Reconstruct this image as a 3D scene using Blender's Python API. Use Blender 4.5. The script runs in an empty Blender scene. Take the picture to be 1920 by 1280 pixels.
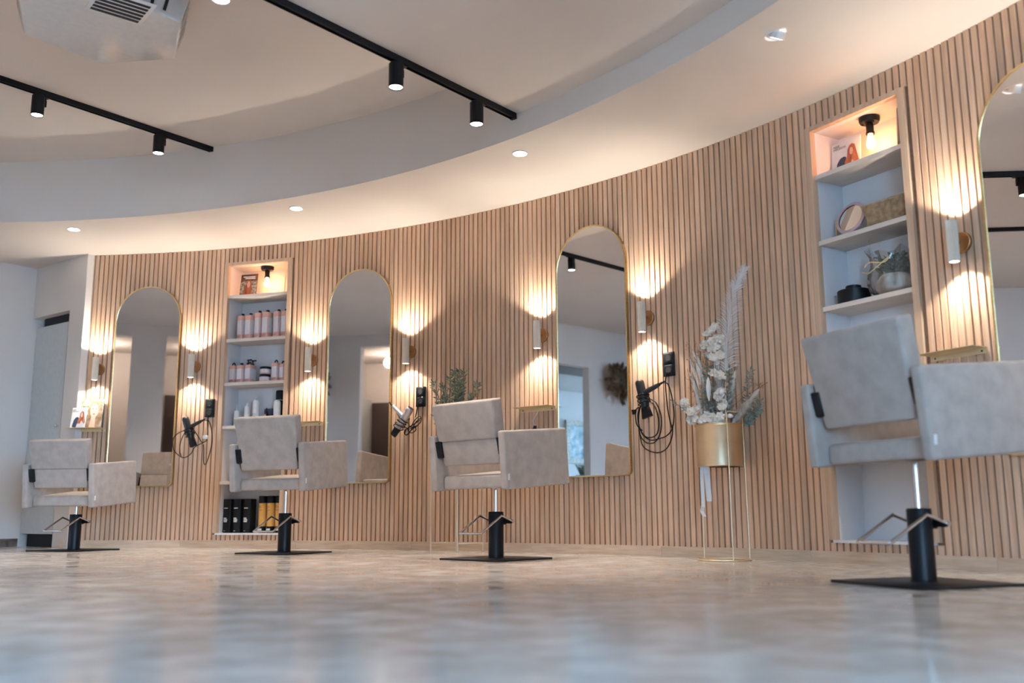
import bpy, bmesh, math, random
from mathutils import Vector, Matrix
random.seed(7)
SC = bpy.context.scene
COL = SC.collection
PI = math.pi
def rad(a): return a * PI / 180

# ------------------------------------------------------------------ camera
F_PX, TILT, ROLL, CAM_H = 1804.7, .1769, -.0052, .25
fw = Vector((0, math.cos(TILT), math.sin(TILT)))
up0 = Vector((0, -math.sin(TILT), math.cos(TILT)))
rt0 = Vector((1, 0, 0))
rt = rt0 * math.cos(ROLL) + up0 * math.sin(ROLL)
up = -rt0 * math.sin(ROLL) + up0 * math.cos(ROLL)
cd = bpy.data.cameras.new('camera')
cam = bpy.data.objects.new('camera', cd)
COL.objects.link(cam)
cam.matrix_world = Matrix(((rt.x, up.x, -fw.x, 0), (rt.y, up.y, -fw.y, 0), (rt.z, up.z, -fw.z, CAM_H), (0, 0, 0, 1)))
cd.sensor_width = 36
cd.lens = F_PX * 36 / 1920
cd.clip_start = .02
cd.dof.use_dof = True
cd.dof.focus_distance = 6.0
cd.dof.aperture_fstop = 1.7
SC.camera = cam

# ------------------------------------------------------------------ world, exposure
wd = bpy.data.worlds.new('overcast_sky')
SC.world = wd
wd.use_nodes = True
bg = wd.node_tree.nodes['Background']
bg.inputs[0].default_value = (.40, .66, 1.0, 1)
bg.inputs[1].default_value = 20.0
SC.view_settings.view_transform = 'Standard'
SC.view_settings.look = 'None'
SC.view_settings.gamma = 1
SC.view_settings.use_curve_mapping = False
SC.view_settings.exposure = 1.14
SC.cycles.sample_clamp_indirect = 4
SC.cycles.caustics_reflective = False
SC.cycles.caustics_refractive = False
SC.cycles.max_bounces = 6
SC.cycles.diffuse_bounces = 3
SC.cycles.glossy_bounces = 4
SC.cycles.transparent_max_bounces = 6
SC.cycles.transmission_bounces = 2
SC.cycles.use_adaptive_sampling = True
SC.cycles.adaptive_threshold = .15
SC.cycles.use_denoising = True

# lamp powers
SCONCE_W, SPOT_W, DOWN_W = 7.8, 44.0, 18.0
WARM = (1.0, .91, .78)
NEUTRAL = (1.0, .855, .735)

# ------------------------------------------------------------------ room constants
AX, AY, R, H = -3.941, 1.166, 6.665, 2.40      # slatted wall: circle centre, radius, height
RI = 5.723                                     # inner edge of the soffit ring
HIGH, LOW = 2.87, 2.54                         # the two levels of the raised ceiling
def wp(ang, z=0, rho=R): return Vector((AX + rho * math.cos(rad(ang)), AY + rho * math.sin(rad(ang)), z))
U = Vector((.791, -.612, 0)); NN = Vector((.612, .791, 0))   # along / out of the straight wall behind the camera
PC = Vector((-4.193, 8.259, 0)); PE = Vector((-3.61, 7.83, 0)); PD = Vector((-7.532, 3.943, 0))

# ------------------------------------------------------------------ materials
def new_mat(name):
    m = bpy.data.materials.new(name); m.use_nodes = True
    nt = m.node_tree; b = nt.nodes['Principled BSDF']
    return m, nt, b
def setp(b, col=None, rough=None, metal=None, spec=None):
    if col is not None: b.inputs['Base Color'].default_value = (*col, 1)
    if rough is not None: b.inputs['Roughness'].default_value = rough
    if metal is not None: b.inputs['Metallic'].default_value = metal
    if spec is not None: b.inputs['Specular IOR Level'].default_value = spec
def mottled(name, c1, c2, scale=8, rough=.6, metal=0, detail=4, bump=0, bscale=None, stretch=(1, 1, 1), spec=.5, rvar=0, random_shift=False, tint=False):
    m, nt, b = new_mat(name); N, L = nt.nodes, nt.links
    setp(b, rough=rough, metal=metal, spec=spec)
    tc = N.new('ShaderNodeTexCoord'); mp = N.new('ShaderNodeMapping'); mp.inputs['Scale'].default_value = stretch
    L.new(tc.outputs['Object'], mp.inputs['Vector'])
    vec = mp.outputs['Vector']
    oi = None
    if random_shift or tint: oi = N.new('ShaderNodeObjectInfo')
    if random_shift:
        ad = N.new('ShaderNodeVectorMath'); ad.operation = 'ADD'
        ml = N.new('ShaderNodeMath'); ml.operation = 'MULTIPLY'; ml.inputs[1].default_value = 37.0
        L.new(oi.outputs['Random'], ml.inputs[0]); L.new(vec, ad.inputs[0]); L.new(ml.outputs[0], ad.inputs[1])
        vec = ad.outputs[0]
    nz = N.new('ShaderNodeTexNoise'); nz.inputs['Scale'].default_value = scale; nz.inputs['Detail'].default_value = detail
    L.new(vec, nz.inputs['Vector'])
    rp = N.new('ShaderNodeValToRGB'); rp.color_ramp.elements[0].position = .35; rp.color_ramp.elements[1].position = .65
    rp.color_ramp.elements[0].color = (*c1, 1); rp.color_ramp.elements[1].color = (*c2, 1)
    L.new(nz.outputs['Fac'], rp.inputs['Fac'])
    out = rp.outputs['Color']
    if tint:
        mx = N.new('ShaderNodeMix'); mx.data_type = 'RGBA'; mx.blend_type = 'MULTIPLY'; mx.inputs['Factor'].default_value = 1
        L.new(out, mx.inputs['A']); L.new(oi.outputs['Color'], mx.inputs['B']); out = mx.outputs['Result']
    L.new(out, b.inputs['Base Color'])
    if rvar:
        mr = N.new('ShaderNodeMapRange'); mr.inputs['To Min'].default_value = rough - rvar; mr.inputs['To Max'].default_value = rough + rvar
        L.new(nz.outputs['Fac'], mr.inputs['Value']); L.new(mr.outputs['Result'], b.inputs['Roughness'])
    if bump:
        n2 = N.new('ShaderNodeTexNoise'); n2.inputs['Scale'].default_value = bscale or scale * 4; n2.inputs['Detail'].default_value = 3
        L.new(vec, n2.inputs['Vector'])
        bp = N.new('ShaderNodeBump'); bp.inputs['Strength'].default_value = bump; bp.inputs['Distance'].default_value = .003
        L.new(n2.outputs['Fac'], bp.inputs['Height']); L.new(bp.outputs['Normal'], b.inputs['Normal'])
    return m
def plain(name, c, rough=.5, metal=0, var=.06, scale=30, spec=.5):
    c2 = tuple(x * (1 - var) for x in c)
    return mottled(name, c2, c, scale=scale, rough=rough, metal=metal, detail=2, spec=spec)
def emit(name, col, strength):
    m, nt, b = new_mat(name); setp(b, col=(.8, .8, .8), rough=.4)
    b.inputs['Emission Color'].default_value = (*col, 1); b.inputs['Emission Strength'].default_value = strength
    return m
M = {}
M['paint'] = mottled('warm_white_paint', (.72, .66, .615), (.75, .69, .645), 2.5, .75, spec=.25)
M['ceil'] = mottled('ceiling_paint', (.71, .64, .58), (.74, .67, .61), 1.5, .8, spec=.2)
M['niche'] = mottled('niche_white_paint', (.74, .72, .73), (.77, .75, .76), 3, .6, spec=.3)
M['slat'] = mottled('oak_slat', (.58, .365, .24), (.71, .475, .325), 1.0, .5, detail=5, bump=.15, bscale=4, stretch=(60, 60, 2.2), random_shift=True, tint=True, spec=.35)
M['frame_wood'] = mottled('oak_frame', (.54, .37, .25), (.64, .45, .32), 1.0, .5, detail=4, stretch=(40, 40, 2), random_shift=True, spec=.3)
M['base_wood'] = mottled('pale_oak_board', (.56, .41, .29), (.68, .52, .39), 2.0, .5, detail=5, stretch=(3, 3, 30), random_shift=True, tint=True, spec=.35)
M['felt'] = mottled('brown_felt', (.25, .15, .10), (.31, .19, .13), 60, .95, spec=.1)
M['shelf'] = mottled('pale_shelf_board', (.66, .58, .51), (.72, .64, .57), 1.5, .5, detail=4, stretch=(3, 20, 20), spec=.35)
M['suede'] = mottled('greige_suede', (.395, .35, .32), (.465, .415, .38), 17, .8, detail=6, bump=.25, bscale=220, spec=.2)
M['black'] = plain('black_satin_metal', (.005, .006, .009), .42, 0, .2, spec=.28)
M['blackplastic'] = plain('black_plastic', (.006, .007, .009), .4, 0, .2, spec=.28)
M['rubber'] = plain('black_rubber_cord', (.006, .006, .008), .5, 0, .2, spec=.25)
M['chrome'] = plain('chrome', (.82, .84, .87), .12, 1, .03)
M['gold'] = mottled('brushed_gold', (.78, .55, .25), (.86, .64, .33), 6, .3, 1, stretch=(1, 1, 20))
M['goldpaint'] = plain('gold_lacquer', (.80, .63, .36), .4, .35)
M['palegold'] = plain('pale_gold_wire', (.86, .70, .46), .35, .8)
M['copper'] = plain('bronze_disc', (.50, .25, .10), .4, .7)
M['goldpot'] = mottled('satin_gold_pot', (.70, .56, .37), (.76, .62, .43), 3, .36, 1, stretch=(1, 1, 6))
M['cream'] = plain('cream_lacquer', (.70, .62, .52), .45)
M['white'] = plain('white_plastic', (.80, .80, .80), .35)
M['acwhite'] = plain('white_gloss_plastic', (.62, .60, .58), .10, spec=.6)
M['pink'] = plain('pale_pink_plastic', (.72, .40, .34), .4)
M['labelgrey'] = plain('pale_label', (.70, .68, .72), .5)
M['ink'] = plain('dark_ink', (.10, .08, .09), .6)
M['inkpink'] = plain('brown_ink', (.30, .12, .11), .6)
M['whiteink'] = plain('white_ink', (.80, .80, .80), .6)
M['amber'] = plain('amber_yellow_plastic', (.78, .42, .10), .35)
M['paper'] = plain('white_paper', (.78, .78, .78), .6)
M['hair'] = mottled('auburn_print', (.28, .07, .03), (.55, .20, .10), 40, .6, stretch=(1, 1, .3))
M['skin'] = plain('skin_tone_print', (.70, .46, .36), .6)
M['navy'] = plain('navy_print', (.05, .06, .11), .6)
M['darkcover'] = mottled('brown_cover', (.06, .03, .025), (.22, .10, .06), 14, .5)
M['foliageprint'] = mottled('leafy_print', (.10, .14, .08), (.55, .50, .42), 55, .6)
M['mauve'] = plain('mauve_rim', (.58, .42, .45), .4)
M['mirror'] = plain('mirror_glass', (.92, .91, .91), .01, 1, .01)
M['basket'] = mottled('woven_straw', (.30, .19, .10), (.52, .36, .21), 40, .8, bump=.3)
M['doorwhite'] = plain('door_white', (.62, .64, .64), .45)
M['dark'] = plain('painted_void_shade', (.02, .02, .024), .8)  # near-black standing for shade in the door gap; also colours slots and wells
M['darkpanel'] = plain('dark_brown_panel', (.055, .035, .03), .5)
M['stone'] = mottled('stone_skirting', (.10, .07, .055), (.26, .19, .15), 14, .4)
M['silver'] = plain('silver_dryer', (.62, .60, .62), .3, .75)
M['dryer'] = plain('anthracite_dryer', (.016, .017, .02), .38, spec=.35)
M['orange'] = plain('orange_ring', (.55, .17, .06), .5)
M['leaf'] = mottled('olive_leaf', (.12, .17, .11), (.32, .36, .27), 60, .55)
M['euca'] = mottled('grey_green_leaf', (.10, .16, .14), (.24, .31, .27), 30, .6)
M['bark'] = plain('grey_bark', (.24, .17, .11), .8)
M['dried'] = mottled('dried_cream_petal', (.72, .60, .48), (.88, .80, .70), 40, .75)
M['feather'] = plain('white_feather', (.80, .74, .70), .8)
M['pampas'] = mottled('pampas_beige', (.80, .69, .59), (.92, .84, .76), 50, .9)
M['pampas_brown'] = mottled('pampas_brown', (.20, .12, .07), (.42, .29, .19), 20, .9)
M['twig'] = plain('brown_twig', (.30, .17, .09), .8)
M['ribbon'] = plain('white_ribbon', (.76, .73, .71), .7)
M['glow'] = emit('lamp_glow', (1, .93, .84), 14)
M['glowcool'] = emit('spot_glow', (1, .95, .93), 9)
M['bulbglow'] = emit('filament_bulb_glow', (1, .43, .15), 36)
M['concrete'] = plain('pavement', (.42, .42, .42), .9)
M['picture'] = mottled('floral_print', (.12, .25, .28), (.75, .80, .80), 9, .5)
M['ornate'] = mottled('carved_pale_frame', (.30, .27, .20), (.72, .68, .58), 30, .6, bump=.6, bscale=40)
M['terracotta'] = plain('white_pot', (.70, .68, .66), .6)

# floor: polished, cloudy stone
m, nt, b = new_mat('polished_stone_floor'); N, L = nt.nodes, nt.links
tc = N.new('ShaderNodeTexCoord')
n1 = N.new('ShaderNodeTexNoise'); n1.inputs['Scale'].default_value = 1.6; n1.inputs['Detail'].default_value = 6; n1.inputs['Roughness'].default_value = .62
n2 = N.new('ShaderNodeTexNoise'); n2.inputs['Scale'].default_value = 7; n2.inputs['Detail'].default_value = 5
L.new(tc.outputs['Object'], n1.inputs['Vector']); L.new(tc.outputs['Object'], n2.inputs['Vector'])
r1 = N.new('ShaderNodeValToRGB'); r1.color_ramp.elements[0].position = .36; r1.color_ramp.elements[1].position = .64
r1.color_ramp.elements[0].color = (.50, .46, .43, 1); r1.color_ramp.elements[1].color = (.68, .635, .60, 1)
L.new(n1.outputs['Fac'], r1.inputs['Fac'])
r2 = N.new('ShaderNodeValToRGB'); r2.color_ramp.elements[0].position = .38; r2.color_ramp.elements[1].position = .62
r2.color_ramp.elements[0].color = (.86, .85, .84, 1); r2.color_ramp.elements[1].color = (1, 1, 1, 1)
L.new(n2.outputs['Fac'], r2.inputs['Fac'])
mx = N.new('ShaderNodeMix'); mx.data_type = 'RGBA'; mx.blend_type = 'MULTIPLY'; mx.inputs['Factor'].default_value = 1
L.new(r1.outputs['Color'], mx.inputs['A']); L.new(r2.outputs['Color'], mx.inputs['B']); L.new(mx.outputs['Result'], b.inputs['Base Color'])
mr = N.new('ShaderNodeMapRange'); mr.inputs['From Min'].default_value = .3; mr.inputs['From Max'].default_value = .7; mr.inputs['To Min'].default_value = .10; mr.inputs['To Max'].default_value = .24
L.new(n2.outputs['Fac'], mr.inputs['Value']); L.new(mr.outputs['Result'], b.inputs['Roughness'])
M['floor'] = m

# clear materials: window glass and cellophane (fresnel reflection over transparency)
def clear_mat(name, tint, ior, rough, milky=0):
    m = bpy.data.materials.new(name); m.use_nodes = True; nt = m.node_tree; N, L = nt.nodes, nt.links
    N.remove(N['Principled BSDF']); out = N['Material Output']
    tr = N.new('ShaderNodeBsdfTransparent'); tr.inputs[0].default_value = (*tint, 1)
    gl = N.new('ShaderNodeBsdfGlossy'); gl.inputs['Roughness'].default_value = rough
    fr = N.new('ShaderNodeFresnel'); fr.inputs[0].default_value = ior
    mi = N.new('ShaderNodeMixShader'); L.new(fr.outputs[0], mi.inputs[0]); L.new(tr.outputs[0], mi.inputs[1]); L.new(gl.outputs[0], mi.inputs[2])
    last = mi.outputs[0]
    if milky:
        df = N.new('ShaderNodeBsdfDiffuse'); df.inputs[0].default_value = (.8, .8, .8, 1)
        m2 = N.new('ShaderNodeMixShader'); m2.inputs[0].default_value = milky; L.new(last, m2.inputs[1]); L.new(df.outputs[0], m2.inputs[2]); last = m2.outputs[0]
    L.new(last, out.inputs[0]); return m
M['glass'] = clear_mat('window_glass', (.94, .97, .97), 1.45, .01)
M['cello'] = clear_mat('cellophane', (.93, .93, .93), 1.5, .12, .07)

# ------------------------------------------------------------------ mesh helpers
class MB:
    def __init__(s): s.v = []; s.f = []
    def add(s, vs, fs):
        o = len(s.v); s.v += [tuple(v) for v in vs]; s.f += [tuple(i + o for i in f) for f in fs]; return s
    def box(s, x0, x1, y0, y1, z0, z1, mat=None):
        vs = [(x, y, z) for z in (z0, z1) for y in (y0, y1) for x in (x0, x1)]
        if mat is not None: vs = [mat @ Vector(v) for v in vs]
        return s.add(vs, [(0, 2, 3, 1), (4, 5, 7, 6), (0, 1, 5, 4), (2, 6, 7, 3), (0, 4, 6, 2), (1, 3, 7, 5)])
    def prism(s, poly, z0, z1):
        n = len(poly); vs = [(p[0], p[1], z0) for p in poly] + [(p[0], p[1], z1) for p in poly]
        fs = [tuple(range(n))[::-1], tuple(range(n, 2 * n))] + [(i, (i + 1) % n, n + (i + 1) % n, n + i) for i in range(n)]
        return s.add(vs, fs)
    def prism_xz(s, poly, y0, y1):      # outline in x,z, thickness in y
        n = len(poly); vs = [(p[0], y0, p[1]) for p in poly] + [(p[0], y1, p[1]) for p in poly]
        fs = [tuple(range(n)), tuple(range(n, 2 * n))[::-1]] + [(i, n + i, n + (i + 1) % n, (i + 1) % n) for i in range(n)]
        return s.add(vs, fs)
    def lathe(s, prof, n=24, c=(0, 0, 0), mat=None, cap=True):
        vs = []; fs = []
        for (r, z) in prof:
            for k in range(n):
                a = 2 * PI * k / n; vs.append(Vector((r * math.cos(a), r * math.sin(a), z)))
        for j in range(len(prof) - 1):
            for k in range(n):
                k2 = (k + 1) % n; fs.append((j * n + k, j * n + k2, (j + 1) * n + k2, (j + 1) * n + k))
        if cap:
            fs.append(tuple(range(n))[::-1]); q = (len(prof) - 1) * n; fs.append(tuple(range(q, q + n)))
        if mat is not None: vs = [mat @ v for v in vs]
        return s.add([(v[0] + c[0], v[1] + c[1], v[2] + c[2]) for v in vs], fs)
    def cyl(s, p0, p1, r0, r1=None, n=16):
        p0, p1 = Vector(p0), Vector(p1); d = p1 - p0
        m = Matrix.Translation(p0) @ d.to_track_quat('Z', 'Y').to_matrix().to_4x4()
        return s.lathe([(r0, 0), (r0 if r1 is None else r1, d.length)], n, mat=m)
    def tube(s, path, r, n=8, closed=False):
        P = [Vector(p) for p in path]; k = len(P); vs = []; fs = []
        rr = r if isinstance(r, (list, tuple)) else [r] * k
        nrm = None
        for i in range(k):
            if closed: t = P[(i + 1) % k] - P[i - 1]
            else: t = P[min(i + 1, k - 1)] - P[max(i - 1, 0)]
            if t.length < 1e-9: t = Vector((0, 0, 1))
            t.normalize()
            if nrm is None:
                nrm = t.orthogonal().normalized()
            else:
                nrm = (nrm - t * nrm.dot(t))
                nrm = nrm.normalized() if nrm.length > 1e-6 else t.orthogonal().normalized()
            b = t.cross(nrm)
            for j in range(n):
                a = 2 * PI * j / n; vs.append(P[i] + (nrm * math.cos(a) + b * math.sin(a)) * rr[i])
        for i in range(k if closed else k - 1):
            i2 = (i + 1) % k
            for j in range(n):
                j2 = (j + 1) % n; fs.append((i * n + j, i * n + j2, i2 * n + j2, i2 * n + j))
        if not closed:
            fs.append(tuple(range(n))[::-1]); fs.append(tuple(range((k - 1) * n, k * n)))
        return s.add(vs, fs)
    def mesh(s, name, mat, smooth=None):
        me = bpy.data.meshes.new(name); me.from_pydata(s.v, [], s.f); me.materials.append(mat)
        bm = bmesh.new(); bm.from_mesh(me); bmesh.ops.recalc_face_normals(bm, faces=bm.faces); bm.to_mesh(me); bm.free()
        if smooth is not None:
            me.shade_smooth(); me.set_sharp_from_angle(angle=rad(smooth))
        return me
    def obj(s, name, mat, parent=None, smooth=None):
        return link(name, s.mesh(name, mat, smooth), parent)
def link(name, me, parent=None):
    o = bpy.data.objects.new(name, me); COL.objects.link(o)
    if parent is not None: o.parent = parent
    return o
def hull8(name, corners, mat, parent=None, bev=.01, seg=3):
    """corners: bottom quad then top quad, counter-clockwise seen from above"""
    me = bpy.data.meshes.new(name); bm = bmesh.new(); vs = [bm.verts.new(c) for c in corners]
    for f in [(3, 2, 1, 0), (4, 5, 6, 7), (0, 1, 5, 4), (1, 2, 6, 5), (2, 3, 7, 6), (3, 0, 4, 7)]: bm.faces.new([vs[i] for i in f])
    bmesh.ops.recalc_face_normals(bm, faces=bm.faces)
    if bev: bmesh.ops.bevel(bm, geom=list(bm.edges), offset=bev, segments=seg, profile=.5, affect='EDGES')
    bm.to_mesh(me); bm.free(); me.materials.append(mat)
    me.shade_smooth(); me.set_sharp_from_angle(angle=rad(50))
    return link(name, me, parent)
def rbox(name, x0, x1, y0, y1, z0, z1, mat, parent=None, bev=.005, seg=2):
    return hull8(name, [(x0, y0, z0), (x1, y0, z0), (x1, y1, z0), (x0, y1, z0), (x0, y0, z1), (x1, y0, z1), (x1, y1, z1), (x0, y1, z1)], mat, parent, bev, seg)
def spline(pts, sub=8, closed=False):
    P = [Vector(p) for p in pts]; n = len(P); out = []
    for i in range(n if closed else n - 1):
        if closed: p0, p1, p2, p3 = P[i - 1], P[i], P[(i + 1) % n], P[(i + 2) % n]
        else: p0, p1, p2, p3 = P[max(i - 1, 0)], P[i], P[i + 1], P[min(i + 2, n - 1)]
        for k in range(sub):
            t = k / sub; t2 = t * t; t3 = t2 * t
            out.append(.5 * ((2 * p1) + (p2 - p0) * t + (2 * p0 - 5 * p1 + 4 * p2 - p3) * t2 + (3 * p1 - p0 - 3 * p2 + p3) * t3))
    if not closed: out.append(P[-1])
    return out
def tag(o, label=None, cat=None, group=None, kind=None):
    if label: o['label'] = label
    if cat: o['category'] = cat
    if group: o['group'] = group
    if kind: o['kind'] = kind
    return o
def thing(name, label, cat, loc=(0, 0, 0), rotz=0, group=None):
    o = bpy.data.objects.new(name, None); COL.objects.link(o); o.empty_display_size = .05
    o.location = loc; o.rotation_euler = (0, 0, rotz)
    return tag(o, label, cat, group)
def wall_thing(name, label, cat, ang, z, group=None, off=0):
    """frame on the curved wall: x right, y into the wall, z up"""
    return thing(name, label, cat, wp(ang, z, R - off), rad(ang - 90), group)
def struct(o, label, cat): return tag(o, label, cat, kind='structure')
def light(name, kind, parent, loc, power, color, size=.02, **k):
    ld = bpy.data.lights.new(name, kind); ld.energy = power; ld.color = color
    if kind in ('POINT', 'SPOT'): ld.shadow_soft_size = size
    for a, v in k.items():
        if a != 'rot': setattr(ld, a, v)
    o = bpy.data.objects.new(name, ld); COL.objects.link(o); o.location = loc
    if 'rot' in k: o.rotation_euler = k['rot']
    if parent is not None: o.parent = parent
    return o
def text(name, body, size, mat, parent, mw, align='LEFT'):
    cu = bpy.data.curves.new(name, 'FONT'); cu.body = body; cu.size = size; cu.align_x = align; cu.extrude = .0002
    cu.materials.append(mat)
    o = bpy.data.objects.new(name, cu); COL.objects.link(o)
    me = bpy.data.meshes.new_from_object(o.evaluated_get(bpy.context.evaluated_depsgraph_get()))
    bpy.data.objects.remove(o); me.name = name
    o = link(name, me, parent); o.matrix_local = mw
    return o
FRONT = Matrix.Rotation(PI / 2, 4, 'X')      # text standing upright, facing -y

# ================================================================== STRUCTURE
struct(MB().box(-14, 5, -5, 13, -.1, 0).obj('floor', M['floor']), 'polished cloudy beige stone floor of the salon', 'floor')
struct(MB().box(-40, 40, -40, 40, -.2, -.12).obj('ground', M['concrete']), 'grey pavement outside the glazed front', 'ground')

def arc(a0, a1, n, rho): return [wp(a0 + (a1 - a0) * k / n, 0, rho) for k in range(n + 1)]
def ring(a0, a1, r0, r1, z0, z1, n):
    mb = MB(); p = arc(a0, a1, n, r0); q = arc(a0, a1, n, r1)
    vs = []; fs = []
    for k in range(n + 1):
        vs += [(p[k].x, p[k].y, z0), (q[k].x, q[k].y, z0), (q[k].x, q[k].y, z1), (p[k].x, p[k].y, z1)]
    for k in range(n):
        a, b = 4 * k, 4 * k + 4
        for j in range(4):
            j2 = (j + 1) % 4; fs.append((a + j, a + j2, b + j2, b + j))
    fs.append((0, 1, 2, 3)); fs.append((4 * n + 3, 4 * n + 2, 4 * n + 1, 4 * n))
    return mb.add(vs, fs)
# soffit ring with its upright inner face
sf = ring(8.6, 158, RI, 9.4, H, HIGH + .12, 110); s2 = ring(-52, 8.6, RI, R + .06, H, HIGH + .12, 50); sf.add(s2.v, s2.f)
struct(sf.obj('ceiling_soffit', M['ceil'], smooth=40), 'lower ring of white ceiling curving along the slatted wall', 'ceiling')
# high ceiling
struct(MB().box(-13, 4, -5, 9, HIGH, HIGH + .1).obj('ceiling', M['ceil']), 'high flat ceiling in the middle of the salon', 'ceiling')
# lower ceiling panel to the right of the black track
T2A, T2B = Vector((-1.029, 4.011, 0)), Vector((.029, 5.295, 0))
TD = (T2B - T2A).normalized(); TL = Vector((-TD.y, TD.x, 0))
s0 = T2B + TL * .03; s1 = T2A + TL * .03 - TD * 7.2
poly = [(s1.x, s1.y)]
a_end = math.degrees(math.atan2(s0.y - AY, s0.x - AX))
poly += [(p.x, p.y) for p in arc(-75, a_end, 70, RI + .02)]
struct(MB().prism(poly, LOW, HIGH + .02).obj('ceiling_low', M['ceil']), 'flat ceiling panel on one side of the long black track', 'ceiling')

# ---- curved slatted wall
A_L, A_R = 87.1, 9.0
NICHES = [(73.48, 'first'), (31.43, 'second')]
NIN, NOUT, NZ0, NZ1, NZT, NDEP = .271, .307, .113, 2.25, 2.277, .22
def in_niche(a):
    for c, _ in NICHES:
        if abs(a - c) < math.degrees(math.asin((NOUT + .004) / R)): return True
    return False
wc = ring(A_R - .4, A_L + .1, R + .018, R + .10, H - .01, H + .05, 100)
halfn = math.degrees(math.asin(NIN / (R + .018)))
spans = []; a = A_R - .4
for c in sorted(c for c, _ in NICHES): spans.append((a, c - halfn)); a = c + halfn
spans.append((a, A_L + .1))
for s in spans:
    g = ring(s[0], s[1], R + .018, R + .10, 0, H - .01, 40); wc.add(g.v, g.f)
for c, _ in NICHES:
    for z0, z1 in ((0, NZ0 - .016), (NZ1 + .02, H - .01)):
        g = ring(c - halfn, c + halfn, R + .018, R + .10, z0, z1, 6); wc.add(g.v, g.f)
WC = struct(wc.obj('wall_curved', M['felt'], smooth=30), 'curved wall clad with vertical light oak slats', 'wall')
PITCH = .0398; SW = .0298; Z0, Z1 = .059, H
full = MB().box(-SW / 2, SW / 2, 0, .018, Z0, Z1).mesh('slat', M['slat'])
top_s = MB().box(-SW / 2, SW / 2, 0, .018, NZT, Z1).mesh('slat', M['slat'])
bot_s = MB().box(-SW / 2, SW / 2, 0, .018, Z0, NZ0 - .013).mesh('slat', M['slat'])
nsl = int(rad(A_L - A_R) * R / PITCH)
panel = {}
for k in range(nsl):
    an = A_L - math.degrees((k + .5) * PITCH / R)
    pk = k // 15
    if pk not in panel: panel[pk] = random.uniform(.95, 1.04)
    tone = panel[pk] * random.uniform(.93, 1.05)
    if random.random() < .08: tone *= .90
    warm = random.uniform(-.03, .03)
    for me in ((top_s, bot_s) if in_niche(an) else (full,)):
        o = link('slat', me, WC); o.location = wp(an, 0); o.rotation_euler = (0, 0, rad(an - 90))
        o.color = (tone * (1 + warm), tone, tone * (1 - warm), 1)
# baseboard, a row of pale planks
nb = 9
BB = None
for k in range(nb):
    a0 = A_R + (A_L - A_R) * k / nb; a1 = A_R + (A_L - A_R) * (k + 1) / nb
    o = ring(a0, a1 - .01, R - .012, R + .018, 0, Z0, 14).obj('baseboard_curved' if BB is None else 'baseboard_plank', M['base_wood'], BB, smooth=30)
    t = random.uniform(.88, 1.06); o.color = (t, t * .99, t * .97, 1)
    if BB is None: BB = struct(o, 'pale oak skirting along the foot of the slatted wall', 'baseboard')

# ---- door wall left of the slats
dv = (PC - PE).normalized(); dn = Vector((-dv.y, dv.x, 0))       # dv leads away from the slats
if dn.y < 0: dn = -dn                                            # dn points away from the room
def frame_from(o, x, y):
    return Matrix(((x.x, y.x, 0, o.x), (x.y, y.y, 0, o.y), (0, 0, 1, 0), (0, 0, 0, 1)))
MD = frame_from(PE, dv, dn)
dw = MB()
dw.box(0, .124, 0, .12, 0, H + .02, MD).box(.124, .80, 0, .12, 1.95, H + .02, MD).box(-.10, 0, .0, .12, 0, H + .02, MD)
struct(dw.obj('wall_door', M['paint']), 'narrow white wall round the door beside the slats', 'wall')
struct(MB().box(.05, .95, .22, .26, 0, 2.1, MD).box(.05, .124, .12, .24, 0, 2.1, MD).box(.80, .95, .10, .24, 0, 2.1, MD).box(.05, .95, .12, .26, 1.96, 2.1, MD).box(.124, .66, .072, .076, 0, 1.96, MD).obj('wall_recess', M['dark']), 'recess behind the door leaf, near black in place of its shade', 'wall')  # thin dark sheet behind the leaf stands in for the gap's shade
dr = MB().box(.195, .715, .035, .07, .105, 1.867, MD).obj('door_1', M['doorwhite'])
struct(dr, 'pale grey white door leaf hanging short of lintel and floor', 'door')
MB().box(.137, .192, .04, .07, .105, 1.867, MD).obj('door_edge_strip', M['paint'], dr)
MB().box(.718, .735, .04, .07, .02, 1.867, MD).obj('door_edge_strip', M['paint'], dr)
kn = MB().lathe([(.004, 0), (.008, .01), (.014, .02), (.015, .032), (.008, .042), (.001, .044)], 14, mat=MD @ Matrix.Translation((.222, .035, .985)) @ Matrix.Rotation(PI / 2, 4, 'X')).obj('door_knob', M['chrome'], dr, smooth=40)

# ---- left wall with an opening, straight wall behind, rooms beyond
ML = frame_from(PC, -NN, -U)
lw = MB()
lw.box(-.45, 3.0, 0, .12, 0, 3, ML).box(3.0, 4.44, 0, .12, 2.30, 3, ML).box(4.44, 5.57, 0, .12, 0, 3, ML)
struct(lw.obj('wall_left', M['paint']), 'plain white wall at the far left with an opening', 'wall')
struct(MB().box(-.02, 3.0, -.012, 0, 0, .065, ML).obj('baseboard_left', M['stone']), 'dark mottled stone skirting of the white left wall', 'baseboard')
MBK = frame_from(PD, U, -NN)
bw = MB()
bw.box(-.1, .6, 0, .14, 0, 3, MBK).box(.6, 1.09, 0, .14, 2.69, 3, MBK).box(1.09, 1.54, 0, .14, 0, 3, MBK).box(1.54, 2.35, 0, .14, 2.72, 3, MBK).box(2.35, 9.65, 0, .14, 0, 3, MBK).box(9.65, 10.8, 0, .14, 2.40, 3, MBK).box(10.8, 11.6, 0, .14, 0, 3, MBK)
struct(bw.obj('wall_back', M['paint']), 'straight white wall behind the camera with two openings', 'wall')
hall = MB()
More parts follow.
